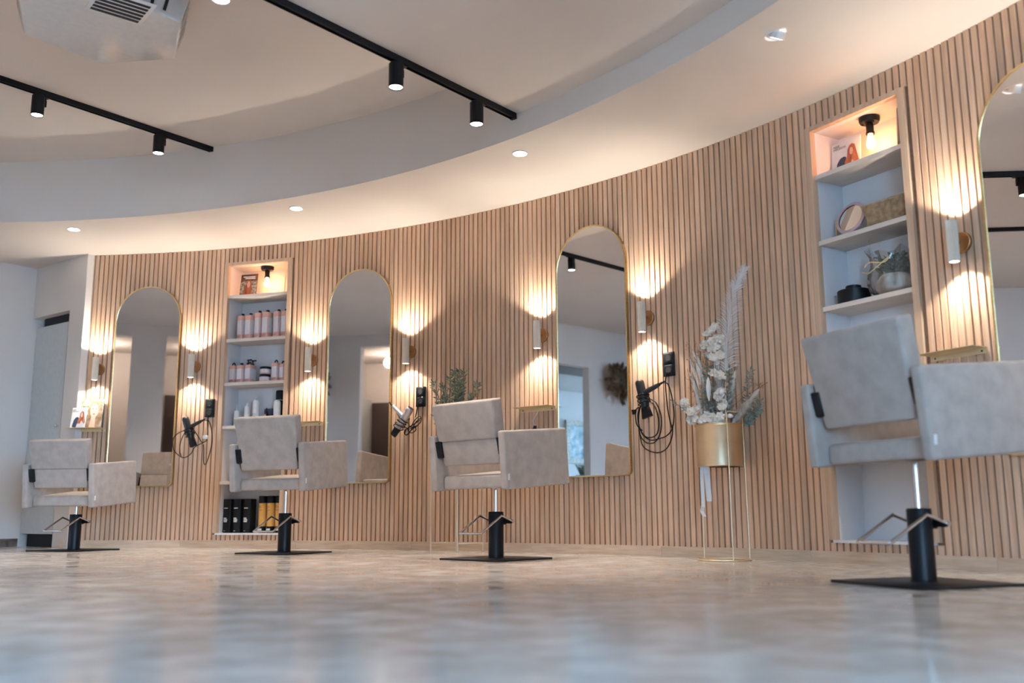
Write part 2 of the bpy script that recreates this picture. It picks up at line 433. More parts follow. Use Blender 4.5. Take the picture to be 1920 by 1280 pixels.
hall.box(-.7, 3.2, 1.9, 2.0, 0, 2.8, MBK).box(-.7, -.6, .14, 2.0, 0, 2.8, MBK).box(3.1, 3.2, .14, 2.0, 0, 2.8, MBK).box(-.7, 3.2, .14, 2.0, 2.74, 2.84, MBK).box(1.28, 1.38, .14, 1.9, 0, 2.74, MBK)
struct(hall.obj('wall_hall', M['paint']), 'pale hallway behind the openings, seen in the mirrors', 'wall')
struct(MB().box(.12, .75, 1.84, 1.895, 0, 2.07, MBK).obj('doorway_panel', M['darkpanel']), 'dark brown panel standing in for the dark hallway doorway in the arched mirror', 'door')  # dark panel painted in place of the dark doorway opening
struct(MB().box(1.60, 2.4, 1.84, 1.895, 0, 2.10, MBK).obj('door_3', M['darkpanel']), 'second dark hallway door reflected in the far left mirror', 'door')
struct(MB().box(.03, .075, 1.30, 1.895, 0, 2.12, MBK).obj('door_4', M['doorwhite']), 'white door leaf standing ajar in the hallway', 'door')
light('hall_fill', 'POINT', None, MBK @ Vector((.7, 1.0, 2.6)), 8, NEUTRAL, .08)  # bare point lights added to brighten the hallway, no fitting modelled
light('hall_fill', 'POINT', None, MBK @ Vector((2.0, 1.0, 2.6)), 5, NEUTRAL, .08)
# next room beyond the left wall
nr = MB()
nr.box(2.2, 8.3, 2.6, 2.7, 0, 2.75, ML).box(2.1, 2.2, .12, 2.7, 0, 2.75, ML).box(2.1, 8.3, .12, 2.7, 2.70, 2.8, ML).box(5.57, 8.3, .02, .12, 0, 2.75, ML)
nr.box(8.2, 8.3, .12, 2.7, 0, .4, ML).box(8.2, 8.3, .12, 2.7, 2.5, 2.75, ML).box(8.2, 8.3, .12, .35, .4, 2.5, ML).box(8.2, 8.3, 2.4, 2.7, .4, 2.5, ML)
struct(nr.obj('wall_next_room', M['paint']), 'bright side room seen through the opening in a mirror', 'wall')
w = struct(MB().box(8.24, 8.25, .35, 2.4, .4, 2.5, ML).obj('window_6', M['glass']), 'side room window pane', 'window')
MB().box(8.22, 8.28, 1.34, 1.40, .4, 2.5, ML).obj('window_frame', M['white'], w)
def portal(name, mw, sx, sy):
    ld = bpy.data.lights.new(name, 'AREA'); ld.shape = 'RECTANGLE'; ld.size = sx; ld.size_y = sy; ld.energy = 1
    ld.cycles.is_portal = True
    o = bpy.data.objects.new(name, ld); COL.objects.link(o); o.matrix_world = mw
def look_z(pos, d):       # area lights shine along local -z
    q = Vector(d).to_track_quat('-Z', 'Y'); return Matrix.Translation(pos) @ q.to_matrix().to_4x4()
portal('daylight_portal', look_z(ML @ Vector((8.3, 1.37, 1.45)), NN), 2.05, 2.1)

# ---- glazed front out of frame: three tall windows on the circle, one in the straight wall
ORDN = ['one', 'two', 'three', 'four', 'five']
def window_unit(k, mm, ln, inward):
    fr = MB().box(0, .05, -.03, .05, 0, H + .02, mm).box(ln - .05, ln, -.03, .05, 0, H + .02, mm).box(.05, ln - .05, -.03, .05, 0, .10, mm).box(.05, ln - .05, -.03, .05, 2.28, H + .02, mm)
    w = struct(fr.obj('window_%d' % (k + 1), M['white']), 'tall window of the glazed front, number %s from the slats' % ORDN[k], 'window')
    MB().box(.05, ln - .05, 0, .008, .10, 2.28, mm).obj('pane', M['glass'], w)
    c = mm @ Vector((ln / 2, .06, 1.19)); portal('daylight_portal', look_z(c, inward), ln - .1, 2.18)
GA = [-9.0 - 9.2 * k for k in range(4)]
for k in range(3):
    p, q = wp(GA[k]), wp(GA[k + 1]); x = (q - p).normalized(); y = Vector((-x.y, x.x, 0))
    if (p + y - Vector((AX, AY, 0))).length < (p - Vector((AX, AY, 0))).length: y = -y
    window_unit(k, frame_from(p, x, y), (q - p).length, -y)
o = MBK @ Vector((9.65, .02, 0)); window_unit(3, frame_from(o, U, -NN), 1.15, NN)
struct(ring(GA[0], A_R - .4, R, R + .1, 0, H + .02, 20).obj('wall_right', M['paint']), 'white wall between slats and glazed front', 'wall')

# ================================================================== NICHES
def make_niche(ang, label):
    t = wall_thing('shelf_niche', label, 'shelf niche', ang, 0)
    b = MB()
    b.box(-NIN - .012, NIN + .012, NDEP, NDEP + .012, NZ0, NZ1)
    b.box(-NIN - .012, -NIN, .0262, NDEP, NZ0, NZ1).box(NIN, NIN + .012, .0262, NDEP, NZ0, NZ1)
    b.box(-NIN - .012, NIN + .012, .0262, NDEP + .012, NZ1, NZ1 + .012)
    b.obj('niche_lining', M['niche'], t)
    MB().box(-NIN - .012, NIN + .012, -.012, NDEP + .012, NZ0 - .013, NZ0).obj('bottom_board', M['niche'], t)
    MB().box(-NOUT, -NIN, -.011, .026, NZ0, NZT).obj('frame_side', M['frame_wood'], t)
    MB().box(NIN, NOUT, -.011, .026, NZ0, NZT).obj('frame_side', M['frame_wood'], t)
    MB().box(-NIN, NIN, -.011, .026, NZ1, NZT).obj('frame_top', M['frame_wood'], t)
    me = MB().box(-NIN, NIN, .006, NDEP, -.024, 0).mesh('shelf', M['shelf'])
    for z in (2.005, 1.645, 1.292, .947, .512):
        o = link('shelf', me, t); o.location = (0, 0, z)
    return t
make_niche(73.48, 'tall white wall niche stocked with pink, black and amber bottles')
make_niche(31.43, 'tall white wall niche holding round mirror, basket and wrapped plant')

def niche_thing(name, label, cat, ang, x, y, z, group=None, rz=0):
    p = wp(ang, z) + Matrix.Rotation(rad(ang - 90), 3, 'Z') @ Vector((x, y, 0))
    return thing(name, label, cat, p, rad(ang - 90) + rz, group)
def bulb_lamp(ang, label):
    t = niche_thing('bulb_lamp', label, 'lamp', ang, .015, .11, 2.155)
    MB().lathe([(.052, .095), (.052, .078), (.047, .066), (.02, .064)], 28).obj('ceiling_rose', M['black'], t, 40)
    for s in (-1, 1): MB().lathe([(.004, .060), (.004, .0655)], 8, c=(s * .034, -.012, 0)).obj('screw', M['rubber'], t)
    MB().lathe([(.012, .066), (.019, .058), (.019, .018), (.022, .014), (.022, .004), (.015, .003)], 20).obj('socket', M['blackplastic'], t, 40)
    MB().lathe([(.011, .006), (.012, -.006), (.021, -.040), (.0225, -.052), (.019, -.064), (.010, -.071), (.002, -.073)], 20).obj('bulb', M['bulbglow'], t, 60)
bulb_lamp(73.48, 'bare filament bulb under the top of the bottle niche')
bulb_lamp(31.43, 'bare filament bulb under the top of the round mirror niche')

# ---- printed covers
def cover(name, label, ang, x, y, z, wd_, ht, lean, rz, style, cat='brochure', group=None):
    t = niche_thing(name, label, cat, ang, x, y, z, group, rz)
    Ml = Matrix.Rotation(-lean, 4, 'X')
    def flat(nm, pts, mat, d):
        me = MB(); me.prism_xz([(p[0] * wd_ - wd_ / 2, p[1] * ht) for p in pts], -d - .0006, -d); me.v = [tuple(Ml @ Vector(v)) for v in me.v]
        return me.obj(nm, mat, t)
    body = MB().box(-wd_ / 2, wd_ / 2, 0, .004, 0, ht, Ml)
    ell = lambda cx, cz, rx, rz_, n=16: [(cx + rx * math.cos(2 * PI * k / n), cz + rz_ * math.sin(2 * PI * k / n)) for k in range(n)]
    if style == 'portrait_chair':
        body.obj('cover', M['paper'], t)
        flat('printed_chair_back', [(.14, .03), (.14, .12), (.2, .38), (.3, .5), (.42, .53), (.5, .5), (.52, .05), (.3, .0)], M['navy'], .0004)
        flat('printed_dress', [(.40, .03), (.46, .2), (.56, .32), (.72, .32), (.86, .18), (.9, .04)], M['labelgrey'], .0011)
        flat('printed_hair', [(.50, .18), (.46, .34), (.55, .5), (.56, .68), (.62, .8), (.72, .84), (.81, .78), (.86, .6), (.92, .42), (.97, .26), (.90, .18), (.8, .26), (.72, .36), (.64, .2)], M['hair'], .0018)
        flat('printed_face', ell(.69, .62, .06, .11), M['skin'], .0025)
        for i, (b_, s_) in enumerate((('NAK', .062), ('INFUSION', .055))):
            text('printed_title', b_, s_ * wd_ * 1.8, M['ink'], t, Ml @ Matrix.Translation((-.45 * wd_, -.0012, ht * (.86 - .075 * i))) @ FRONT)
    elif style == 'dark_portrait':
        body.obj('cover', M['darkcover'], t)
        flat('printed_leaves', [(.02, .02), (.02, .66), (.25, .72), (.6, .70), (.98, .70), (.98, .02)], M['foliageprint'], .0004)
        flat('printed_hair', [(.1, .02), (.2, .25), (.32, .5), (.36, .68), (.45, .76), (.58, .76), (.66, .66), (.68, .45), (.74, .2), (.78, .02)], M['hair'], .0011)
        flat('printed_face', ell(.5, .56, .10, .14), M['skin'], .0018)
        for k in range(2): flat('printed_title', [(.14 + .12 * (1 - k), .80 + .07 * k), (.86, .78 + .07 * k), (.86, .83 + .07 * k), (.14 + .12 * (1 - k), .85 + .07 * k)], M['whiteink'], .0011)
    elif style == 'face':
        body.obj('cover', M['foliageprint'], t)
        flat('printed_hair', [(.30, .02), (.34, .4), (.36, .75), (.5, .95), (.75, .97), (.95, .8), (.98, .3), (.9, .02)], M['pampas_brown'], .0004)
        flat('printed_face', ell(.62, .60, .18, .25), M['skin'], .0011)
        flat('printed_neck', [(.45, .02), (.52, .4), (.7, .4), (.72, .02)], M['skin'], .0009)
        for s in (-1, 1): flat('printed_eye', ell(.62 + .075 * s, .66, .035, .018, 10), M['ink'], .0018)
        flat('printed_lips', ell(.62, .48, .05, .02, 10), M['hair'], .0018)
    else:                                                   # plain long-hair cover seen edge on
        body.obj('cover', M['paper'], t)
        flat('printed_hair', [(.3, .02), (.3, .45), (.42, .72), (.6, .8), (.75, .7), (.85, .4), (.85, .02)], M['hair'], .0004)
        flat('printed_face', ell(.58, .62, .09, .12), M['skin'], .0011)
    return t
cover('brochure', 'dark brown brochure with long-haired woman standing in the bottle niche top', 73.48, -.155, .10, 2.005, .155, .20, .12, .0, 'dark_portrait')
cover('brochure', 'brochure seen nearly edge on beside the bottle niche bulb', 73.48, .175, .11, 2.005, .15, .20, .05, -1.0, 'plain')
cover('brochure', 'white poster card of auburn woman and dark chair above round mirror', 31.43, -.160, .12, 2.005, .185, .19, .10, 0, 'portrait_chair')
cover('brochure', 'card seen nearly edge on beside the bulb above woven basket', 31.43, .170, .11, 2.005, .16, .205, .05, -1.0, 'plain')
cover('brochure', 'white brochure of auburn woman in front on the gold ledge', 85.6, -.062, -.085, .949, .125, .165, .18, 0, 'portrait_chair')
cover('brochure', 'larger brochure with a woman\'s face behind on the gold ledge', 85.6, .02, -.045, .949, .19, .235, .12, 0, 'face')

# ---- bottles
def square_bottle(label, ang, x, y, z, w_, h_, dep=.05, capk='flip', group=None, rz=0):
    t = niche_thing('shampoo_bottle', label, 'bottle', ang, x, y, z, group, rz)
    rbox('body', -w_ / 2, w_ / 2, -dep / 2, dep / 2, 0, h_, M['pink'], t, .004, 2)
    MB().box(-w_ / 2 + .006, w_ / 2 - .003, -dep / 2 - .0006, -dep / 2 + .0005, h_ * .22, h_ * .80).box(w_ / 2 - .0005, w_ / 2 + .0006, -dep / 2 + .004, dep / 2 - .004, h_ * .22, h_ * .80).obj('label', M['labelgrey'], t)
    text('lettering', 'KEY', w_ * .40, M['inkpink'], t, Matrix.Translation((0, -dep / 2 - .0008, h_ * .09)) @ FRONT, 'CENTER')
    if capk == 'flip':
        MB().lathe([(.011, h_), (.013, h_ + .004), (.013, h_ + .017), (.011, h_ + .019)], 16, c=(.004, 0, 0)).obj('cap', M['blackplastic'], t, 40)
    elif capk == 'pump':
        c = MB().lathe([(.011, h_), (.013, h_ + .005), (.012, h_ + .018), (.005, h_ + .020), (.005, h_ + .038)], 14)
        c.box(-.008, .034, -.006, .006, h_ + .036, h_ + .046); c.obj('pump', M['blackplastic'], t, 40)
    elif capk == 'arch':
        pts = [(.014 * math.cos(PI * k / 8), 0, h_ + .022 * math.sin(PI * k / 8)) for k in range(9)]
        MB().tube(pts, .0055, 8).obj('cap', M['blackplastic'], t, 50)
    return t
ORD = ['first', 'second', 'third', 'fourth', 'fifth', 'sixth']
g = 'pink bottles on the upper niche shelf'
for i, (x, w_, h_) in enumerate([(-.182, .055, .20), (-.108, .062, .20), (-.025, .054, .215), (.048, .064, .215), (.148, .054, .215), (.216, .054, .215)]):
    square_bottle('%s tall pink square bottle from the left, highest bottle shelf' % ORD[i], 73.48, x, .085, 1.645, w_, h_, .062, 'flip', g, -.22)
t = niche_thing('black_bottle', 'slim black bottle between the pink ones on the highest bottle shelf', 'bottle', 73.48, .104, .12, 1.645)
MB().lathe([(.016, 0), (.017, .003), (.017, .165), (.012, .170)], 16).obj('body', M['blackplastic'], t, 40)
MB().lathe([(.0172, .15), (.0172, .156)], 16).obj('band', M['labelgrey'], t, 40)
MB().lathe([(.015, .170), (.015, .195), (.012, .198)], 16).obj('cap', M['black'], t, 40)
g = 'pink bottles on the jar shelf'
for i, (x, w_, h_, y, cp, lb) in enumerate([(-.236, .052, .145, .075, 'arch', 'first short pink bottle from the left, beside jar shelf pumps'), (-.166, .056, .145, .075, 'flip', 'second short pink bottle from the left on the jar shelf'),
        (-.090, .058, .145, .075, 'arch', 'short pink bottle just left of the stacked jars'), (.150, .056, .15, .075, 'arch', 'short pink bottle just right of the stacked jars'),
        (.208, .048, .14, .085, 'arch', 'short pink bottle at the right end of the jar shelf')]):
    square_bottle(lb, 73.48, x, y, 1.292, w_, h_, .05, cp, g, -.2)
for i, x in enumerate((-.165, -.122)):
    square_bottle('pink bottle with the %s black pump head, behind the jar shelf row' % ['taller', 'shorter'][i], 73.48, x + .004, .165, 1.292, .046, .160 - .008 * i, .04, 'pump', 'pump bottles behind', -.2)
for i, z in enumerate((0, .062)):
    t = niche_thing('cosmetic_jar', '%s of two stacked pink jars with black lids' % ['lower', 'upper'][i], 'jar', 73.48, .046 + .004 * i, .085, 1.292 + z, 'stacked jars')
    MB().lathe([(.040, 0), (.043, .003), (.043, .042), (.040, .043)], 28).obj('body', M['pink'], t, 40)
    MB().lathe([(.0433, .012), (.0433, .040)], 28, cap=False).obj('label', M['labelgrey'], t, 40)
    MB().lathe([(.044, .043), (.0445, .045), (.0445, .059), (.042, .0615)], 28).obj('lid', M['blackplastic'], t, 40)
# white bottles
t = niche_thing('spray_bottle', 'small white bottle with thin upright tube on the white bottle shelf', 'bottle', 73.48, -.196, .085, .947)
MB().lathe([(.020, 0), (.022, .004), (.022, .118), (.019, .124)], 20).obj('body', M['white'], t, 40)
MB().lathe([(.008, .124), (.008, .130), (.004, .131), (.0035, .178)], 10).obj('spout', M['white'], t, 40)
t = niche_thing('nozzle_bottle', 'white bottle with pointed nozzle, second on the white bottle shelf', 'bottle', 73.48, -.102, .085, .947)
MB().lathe([(.021, 0), (.023, .004), (.023, .145), (.019, .156)], 20).obj('body', M['white'], t, 40)
MB().lathe([(.016, .156), (.012, .166), (.004, .186), (.003, .190)], 12).obj('nozzle', M['labelgrey'], t, 40)
t = niche_thing('white_bottle', 'tallest white bottle with round knob cap on white bottle shelf', 'bottle', 73.48, -.022, .085, .947)
MB().lathe([(.026, 0), (.028, .004), (.027, .150), (.024, .198), (.020, .204)], 24).obj('body', M['white'], t, 40)
MB().lathe([(.006, .204), (.008, .208), (.010, .216), (.008, .224), (.002, .228)], 14).obj('knob_cap', M['labelgrey'], t, 40)
for z in (.06, .075, .09): MB().box(-.018, .014, -.0290, -.0284, z, z + .003).obj('lettering', M['ink'], t)
t = niche_thing('small_carton', 'small dark carton behind the dropper bottle on white bottle shelf', 'box', 73.48, .076, .125, .947)
rbox('carton', -.036, .036, -.02, .02, 0, .135, M['navy'], t, .001, 1)
MB().box(-.026, -.01, -.0208, -.02, .09, .096).obj('lettering', M['whiteink'], t)
t = niche_thing('dropper_bottle', 'little black dropper bottle with orange label on white bottle shelf', 'bottle', 73.48, .082, .07, .947)
MB().lathe([(.018, 0), (.019, .003), (.019, .085), (.010, .095)], 18).obj('body', M['blackplastic'], t, 40)
MB().box(-.013, .007, -.0195, -.0185, .045, .085).obj('label', M['skin'], t)
MB().lathe([(.010, .095), (.011, .108), (.008, .112), (.008, .128), (.003, .138)], 14).obj('dropper_top', M['black'], t, 40)
t = niche_thing('hairspray_can', 'tall can with wide black cap at the end of the white bottle shelf', 'can', 73.48, .170, .125, .947)
MB().lathe([(.031, 0), (.033, .004), (.033, .200)], 24).obj('body', M['blackplastic'], t, 40)
MB().lathe([(.0335, .197), (.0335, .203)], 24).obj('band', M['labelgrey'], t, 40)
MB().lathe([(.035, .203), (.036, .206), (.036, .272), (.033, .278)], 24).obj('cap', M['black'], t, 40)
t = niche_thing('white_tube', 'round-shouldered white bottle standing before the black-capped can', 'bottle', 73.48, .176, .068, .947)
MB().lathe([(.026, 0), (.028, .004), (.028, .168), (.024, .186), (.012, .196), (.001, .198)], 24).obj('body', M['white'], t, 50)
for z in (.05, .07, .09): MB().lathe([(.0284, z), (.0284, z + .003)], 24, cap=False).obj('lettering', M['labelgrey'], t)
# black and amber bottles at the bottom
for i, x in enumerate((-.228, -.139, -.050)):
    t = niche_thing('black_tall_bottle', '%s tall black bottle from the left on the niche floor' % ORD[i], 'bottle', 73.48, x, .10, NZ0, 'tall black bottles', -.2)
    rbox('body', -.038, .038, -.035, .035, 0, .262, M['blackplastic'], t, .006, 2)
    b = MB()
    b.box(-.026, .012, -.0358, -.035, .188, .194)
    for k, (z, x1) in enumerate(((.108, .002), (.095, .012), (.083, .008))): b.box(-.026, x1, -.0358, -.035, z, z + .009)
    b.box(-.022, -.006, -.0358, -.035, .014, .017)
    b.obj('lettering', M['whiteink'], t)
for i, x in enumerate((.066, .140, .214)):
    t = niche_thing('amber_bottle', '%s amber bottle with black cap from the left on the niche floor' % ORD[i], 'bottle', 73.48, x, .10, NZ0, 'amber bottles')
    MB().lathe([(.028, 0), (.030, .003), (.030, .05)], 22).obj('base_band', M['blackplastic'], t, 40)
    MB().lathe([(.030, .05), (.030, .225), (.029, .228)], 22).obj('body', M['amber'], t, 40)
    b = MB()
    for z, x0, x1 in ((.205, -.018, -.004), (.196, -.018, .004), (.172, -.014, .010)): b.box(x0, x1, -.0312, -.0295, z, z + .003)
    b.obj('lettering', M['inkpink'], t)
    MB().lathe([(.031, .228), (.032, .231), (.032, .280), (.030, .283)], 22).obj('cap', M['black'], t, 40)
    MB().box(-.020, .012, -.0306, -.029, .018, .034).obj('base_print', M['whiteink'], t)

# ---- second niche contents
t = niche_thing('vanity_mirror', 'round tilting mirror with mauve rim on gold stand, niche shelf', 'mirror', 31.43, -.132, .10, 1.645)
Mt = Matrix.Translation((0, 0, .105)) @ Matrix.Rotation(PI / 2 - .28, 4, 'X')
MB().lathe([(.072, -.007), (.085, -.008), (.090, -.003), (.090, .004), (.085, .008), (.072, .007)], 40, mat=Mt, cap=False).obj('rim', M['mauve'], t, 50)
MB().lathe([(.001, .003), (.075, .003)], 40, mat=Mt, cap=False).obj('glass', M['mirror'], t)
MB().lathe([(.001, -.004), (.075, -.004)], 40, mat=Mt, cap=False).obj('back_plate', M['mauve'], t)
MB().tube([(-.098, 0, .110), (-.098, 0, .012), (-.09, 0, .005), (.09, 0, .005), (.098, 0, .012), (.098, 0, .110)], .0035, 8).obj('stand', M['gold'], t, 40)
for s in (-1, 1): MB().cyl((s * .098, 0, .105), (s * .088, 0, .105), .003, n=8).obj('pivot', M['gold'], t)
MB().box(-.06, .06, -.045, .045, 0, .004).obj('foot', M['gold'], t)
t = niche_thing('woven_basket', 'small woven straw basket flaring towards its rim', 'basket', 31.43, .125, .11, 1.645)
hull8('basket_wall', [(-.105, -.06, 0), (.115, -.06, 0), (.115, .06, 0), (-.105, .06, 0), (-.135, -.075, .118), (.142, -.075, .118), (.142, .08, .118), (-.135, .08, .118)], M['basket'], t, .006, 2)
wv = MB()
for k in range(34):
    f = k / 33; wv.tube([(-.103 + .216 * f, -.0625, .003), (-.132 + .272 * f, -.0775, .117)], .0034, 6)
wv.obj('straw_cords', M['basket'], t)
rim = MB().tube([(-.137, -.077, .118), (.144, -.077, .118), (.144, .082, .118), (-.137, .082, .118)], .005, 6, True); rim.obj('rim', M['basket'], t)
t = niche_thing('black_tin', 'low black round tin with raised lid beside wrapped plant', 'tin', 31.43, -.150, .105, 1.292)
MB().lathe([(.078, 0), (.082, .004), (.082, .072), (.078, .076), (.040, .078)], 36).obj('body', M['black'], t, 40)
MB().lathe([(.038, .078), (.039, .080), (.039, .098), (.036, .101)], 30).obj('lid', M['black'], t, 40)
# wrapped plant
t = niche_thing('wrapped_plant', 'green plant in ribbed white pot wrapped in clear cellophane', 'plant', 31.43, .095, .11, 1.292)
nn_ = 40; pv = []
prof = [(.045, 0), (.070, .012), (.086, .040), (.084, .075), (.065, .105), (.058, .108)]
mb = MB(); vs = []; fs = []
for (r_, z_) in prof:
    for k in range(nn_): a = 2 * PI * k / nn_; rr = r_ * (1 + .05 * math.cos(10 * a)); vs.append((rr * math.cos(a), rr * math.sin(a), z_))
for j in range(len(prof) - 1):
    for k in range(nn_): k2 = (k + 1) % nn_; fs.append((j * nn_ + k, j * nn_ + k2, (j + 1) * nn_ + k2, (j + 1) * nn_ + k))
fs.append(tuple(range((len(prof) - 1) * nn_, len(prof) * nn_)))
mb.add(vs, fs).obj('pot', M['dried'], t, 50)
def leaf_quad(mb, p, d, L_, W_, nrm=None, fold=.15):
    d = Vector(d).normalized(); s = d.cross(nrm if nrm is not None else Vector((random.uniform(-1, 1), random.uniform(-1, 1), random.uniform(-1, 1))))
    if s.length < 1e-4: s = d.orthogonal()
    s.normalize(); n = d.cross(s); p = Vector(p)
    mb.add([p, p + d * L_ * .35 + s * W_ / 2 + n * W_ * fold, p + d * L_ * .75 + s * W_ * .38 + n * W_ * fold, p + d * L_, p + d * L_ * .75 - s * W_ * .38 + n * W_ * fold, p + d * L_ * .35 - s * W_ / 2 + n * W_ * fold, p + d * L_ * .5],
           [(0, 1, 6), (1, 2, 6), (2, 3, 6), (3, 4, 6), (4, 5, 6), (5, 0, 6)])
lf = MB()
for k in range(150):
    a = random.uniform(0, 2 * PI); r_ = random.uniform(0, .075); z_ = random.uniform(.115, .205)
    leaf_quad(lf, (r_ * math.cos(a), r_ * math.sin(a) * .8, z_), (math.cos(a) * .8, math.sin(a) * .8, random.uniform(-.2, .9)), random.uniform(.025, .045), random.uniform(.015, .024))
tag(lf.obj('foliage', M['leaf'], t), kind='stuff')
st = MB()
for k in range(7): a = 2 * PI * k / 7; st.tube([(0, 0, .1), (.03 * math.cos(a), .03 * math.sin(a), .15), (.055 * math.cos(a), .05 * math.sin(a), .19)], .002, 5)
st.obj('stems', M['bark'], t)
cs = MB(); vs = []; fs = []; n = 22
for j, (r_, z_) in enumerate([(.075, .002), (.105, .03), (.118, .08), (.112, .13), (.098, .17), (.100, .21), (.120, .255)]):
    for k in range(n):
        a = 2 * PI * k / n; q = 1 + (.10 if k % 2 else -.06) * (.4 + j * .12) + random.uniform(-.04, .04)
        vs.append((max(-.36 + .0, r_ * q * math.cos(a) * 1.15), min(.095, r_ * q * math.sin(a) * .82), z_ + random.uniform(-.012, .012) * (j > 0) + (.028 if j == 6 and k % 3 == 0 else 0)))
for j in range(6):
    for k in range(n): k2 = (k + 1) % n; fs.append((j * n + k, j * n + k2, (j + 1) * n + k2, (j + 1) * n + k))
cs.add(vs, fs).obj('cellophane_wrap', M['cello'], t)
MB().tube(spline([(-.11, -.10, .13), (-.06, -.115, .115), (0, -.118, .14), (.06, -.11, .175), (.03, -.115, .15), (-.05, -.12, .165), (-.09, -.11, .15)], 6), .003, 6).obj('raffia_bow', M['goldpaint'], t)

# ================================================================== WALL MIRRORS, SCONCES, LEDGES, SOCKETS
MIR = [(81.70, 'arched wall mirror nearest the door'), (65.25, 'arched wall mirror right of the bottle niche'), (47.92, 'arched wall mirror reflecting pampas wreath, left of gold planter'), (23.04, 'arched wall mirror cut off at the right of the picture')]
def arch_outline(w_, z0, z1, rb, n=20):
    p = []
    for k in range(5): a = PI + PI / 2 * k / 4; p.append((-w_ + rb + rb * math.cos(a), z0 + rb + rb * math.sin(a)))
    for k in range(5): a = -PI / 2 + PI / 2 * k / 4; p.append((w_ - rb + rb * math.cos(a), z0 + rb + rb * math.sin(a)))
    for k in range(n + 1): a = PI * k / n; p.append((w_ * math.cos(a), z1 - w_ + w_ * math.sin(a)))
    return p
MZ = .475
for ang, lb in MIR:
    t = wall_thing('arched_mirror', lb, 'mirror', ang, MZ, 'arched wall mirrors')
    o1 = arch_outline(.286, 0, 1.634, .035); o2 = arch_outline(.278, .008, 1.626, .03)
    MB().prism_xz(o2, -.026, -.012).obj('glass', M['mirror'], t)
    fr = MB(); n = len(o1); vs = [(p[0], -.031, p[1]) for p in o1] + [(p[0], -.031, p[1]) for p in o2] + [(p[0], -.007, p[1]) for p in o1] + [(p[0], -.007, p[1]) for p in o2]
    fs = []
    for k in range(n):
        k2 = (k + 1) % n
        fs += [(k, k2, n + k2, n + k), (2 * n + k, 3 * n + k, 3 * n + k2, 2 * n + k2), (k, 2 * n + k, 2 * n + k2, k2), (n + k, n + k2, 3 * n + k2, 3 * n + k)]
    fr.add(vs, fs).obj('frame', M['gold'], t, 30)

SCN = [(85.20, 'fluted wall sconce above the brochures'), (78.00, 'fluted wall sconce above the first black hairdryer by the door end'), (68.95, 'fluted wall sconce directly right of the bottle niche'),
       (61.35, 'fluted wall sconce above the silver hairdryer'), (51.48, 'fluted wall sconce left of the pampas mirror'), (44.14, 'fluted wall sconce right of the pampas mirror'), (26.63, 'fluted wall sconce right of the round mirror niche'), (19.45, 'fluted wall sconce beyond the cut-off mirror')]
SZ0, SZ1, SR = 1.334, 1.521, .0255
def fluted(r, z0, z1, n=26, sub=4):
    mb = MB(); m = n * sub; vs = []; fs = []
    for z in (z0, z1):
        for k in range(m): a = 2 * PI * k / m; q = r - .0022 * (.5 - .5 * math.cos(n * a)); vs.append((q * math.cos(a), q * math.sin(a), z))
    for z in (z0, z1):
        for k in range(m): a = 2 * PI * k / m; vs.append(((r - .0045) * math.cos(a), (r - .0045) * math.sin(a), z))
    for k in range(m):
        k2 = (k + 1) % m
        fs += [(k, k2, m + k2, m + k), (2 * m + k, 3 * m + k, 3 * m + k2, 2 * m + k2), (k, 2 * m + k, 2 * m + k2, k2), (m + k, m + k2, 3 * m + k2, 3 * m + k)]
    return mb.add(vs, fs)
sc_me = dict(shade=fluted(SR, 0, SZ1 - SZ0).mesh('shade', M['cream'], 40),
             disc=MB().lathe([(.020, .0), (.045, .0), (.047, .003), (.047, .015), (.044, .018)], 32, mat=Matrix.Translation((0, .07, .095)) @ Matrix.Rotation(PI / 2, 4, 'X')).mesh('wall_plate', M['copper'], 40),
             arm=MB().cyl((0, .022, .095), (0, .06, .095), .008, n=12).mesh('arm', M['copper'], 40),
             up=MB().lathe([(.001, SZ1 - SZ0 - .012), (SR - .005, SZ1 - SZ0 - .012)], 20, cap=False).mesh('upper_lens', M['glow']),
             dn=MB().lathe([(.001, .006), (SR - .005, .006)], 20, cap=False).mesh('lower_lens', M['glow']))
for ang, lb in SCN:
    t = wall_thing('wall_sconce', lb, 'wall lamp', ang, SZ0, 'wall sconces', .07)
    link('shade', sc_me['shade'], t); link('wall_plate', sc_me['disc'], t); link('arm', sc_me['arm'], t); link('upper_lens', sc_me['up'], t); link('lower_lens', sc_me['dn'], t)
    for z_, rx, pw in ((SZ1 - SZ0 - .004, PI, 1.0), (.001, 0, .8)):
        light('sconce_spill', 'SPOT', t, (0, 0, z_), SCONCE_W * .80 * pw, WARM, .012, spot_size=rad(122), spot_blend=.35, rot=(rx, 0, 0))
        light('sconce_beam', 'SPOT', t, (0, 0, z_), SCONCE_W * .60 * pw, WARM, .012, spot_size=rad(96), spot_blend=1.0, rot=(rx, 0, 0))

for ang, lb in [(85.70, 'gold wall ledge carrying two brochures'), (69.30, 'gold wall ledge between bottle niche and its mirror'), (51.90, 'gold wall ledge beside the pampas mirror, plug hanging below'), (27.25, 'gold wall ledge behind the nearest chair')]:
    t = wall_thing('wall_ledge', lb, 'shelf', ang, .92, 'gold wall ledges')
    MB().box(-.145, .145, -.105, -.0045, .025, .028).obj('ledge_plate', M['goldpaint'], t)
    MB().box(-.145, .145, -.0075, -.0045, 0, .025).obj('ledge_flange', M['goldpaint'], t)
    for s in (-1, 1): MB().lathe([(.004, 0), (.004, .002)], 10, mat=Matrix.Translation((s * .12, -.0075, .012)) @ Matrix.Rotation(PI / 2, 4, 'X')).obj('screw', M['black'], t)

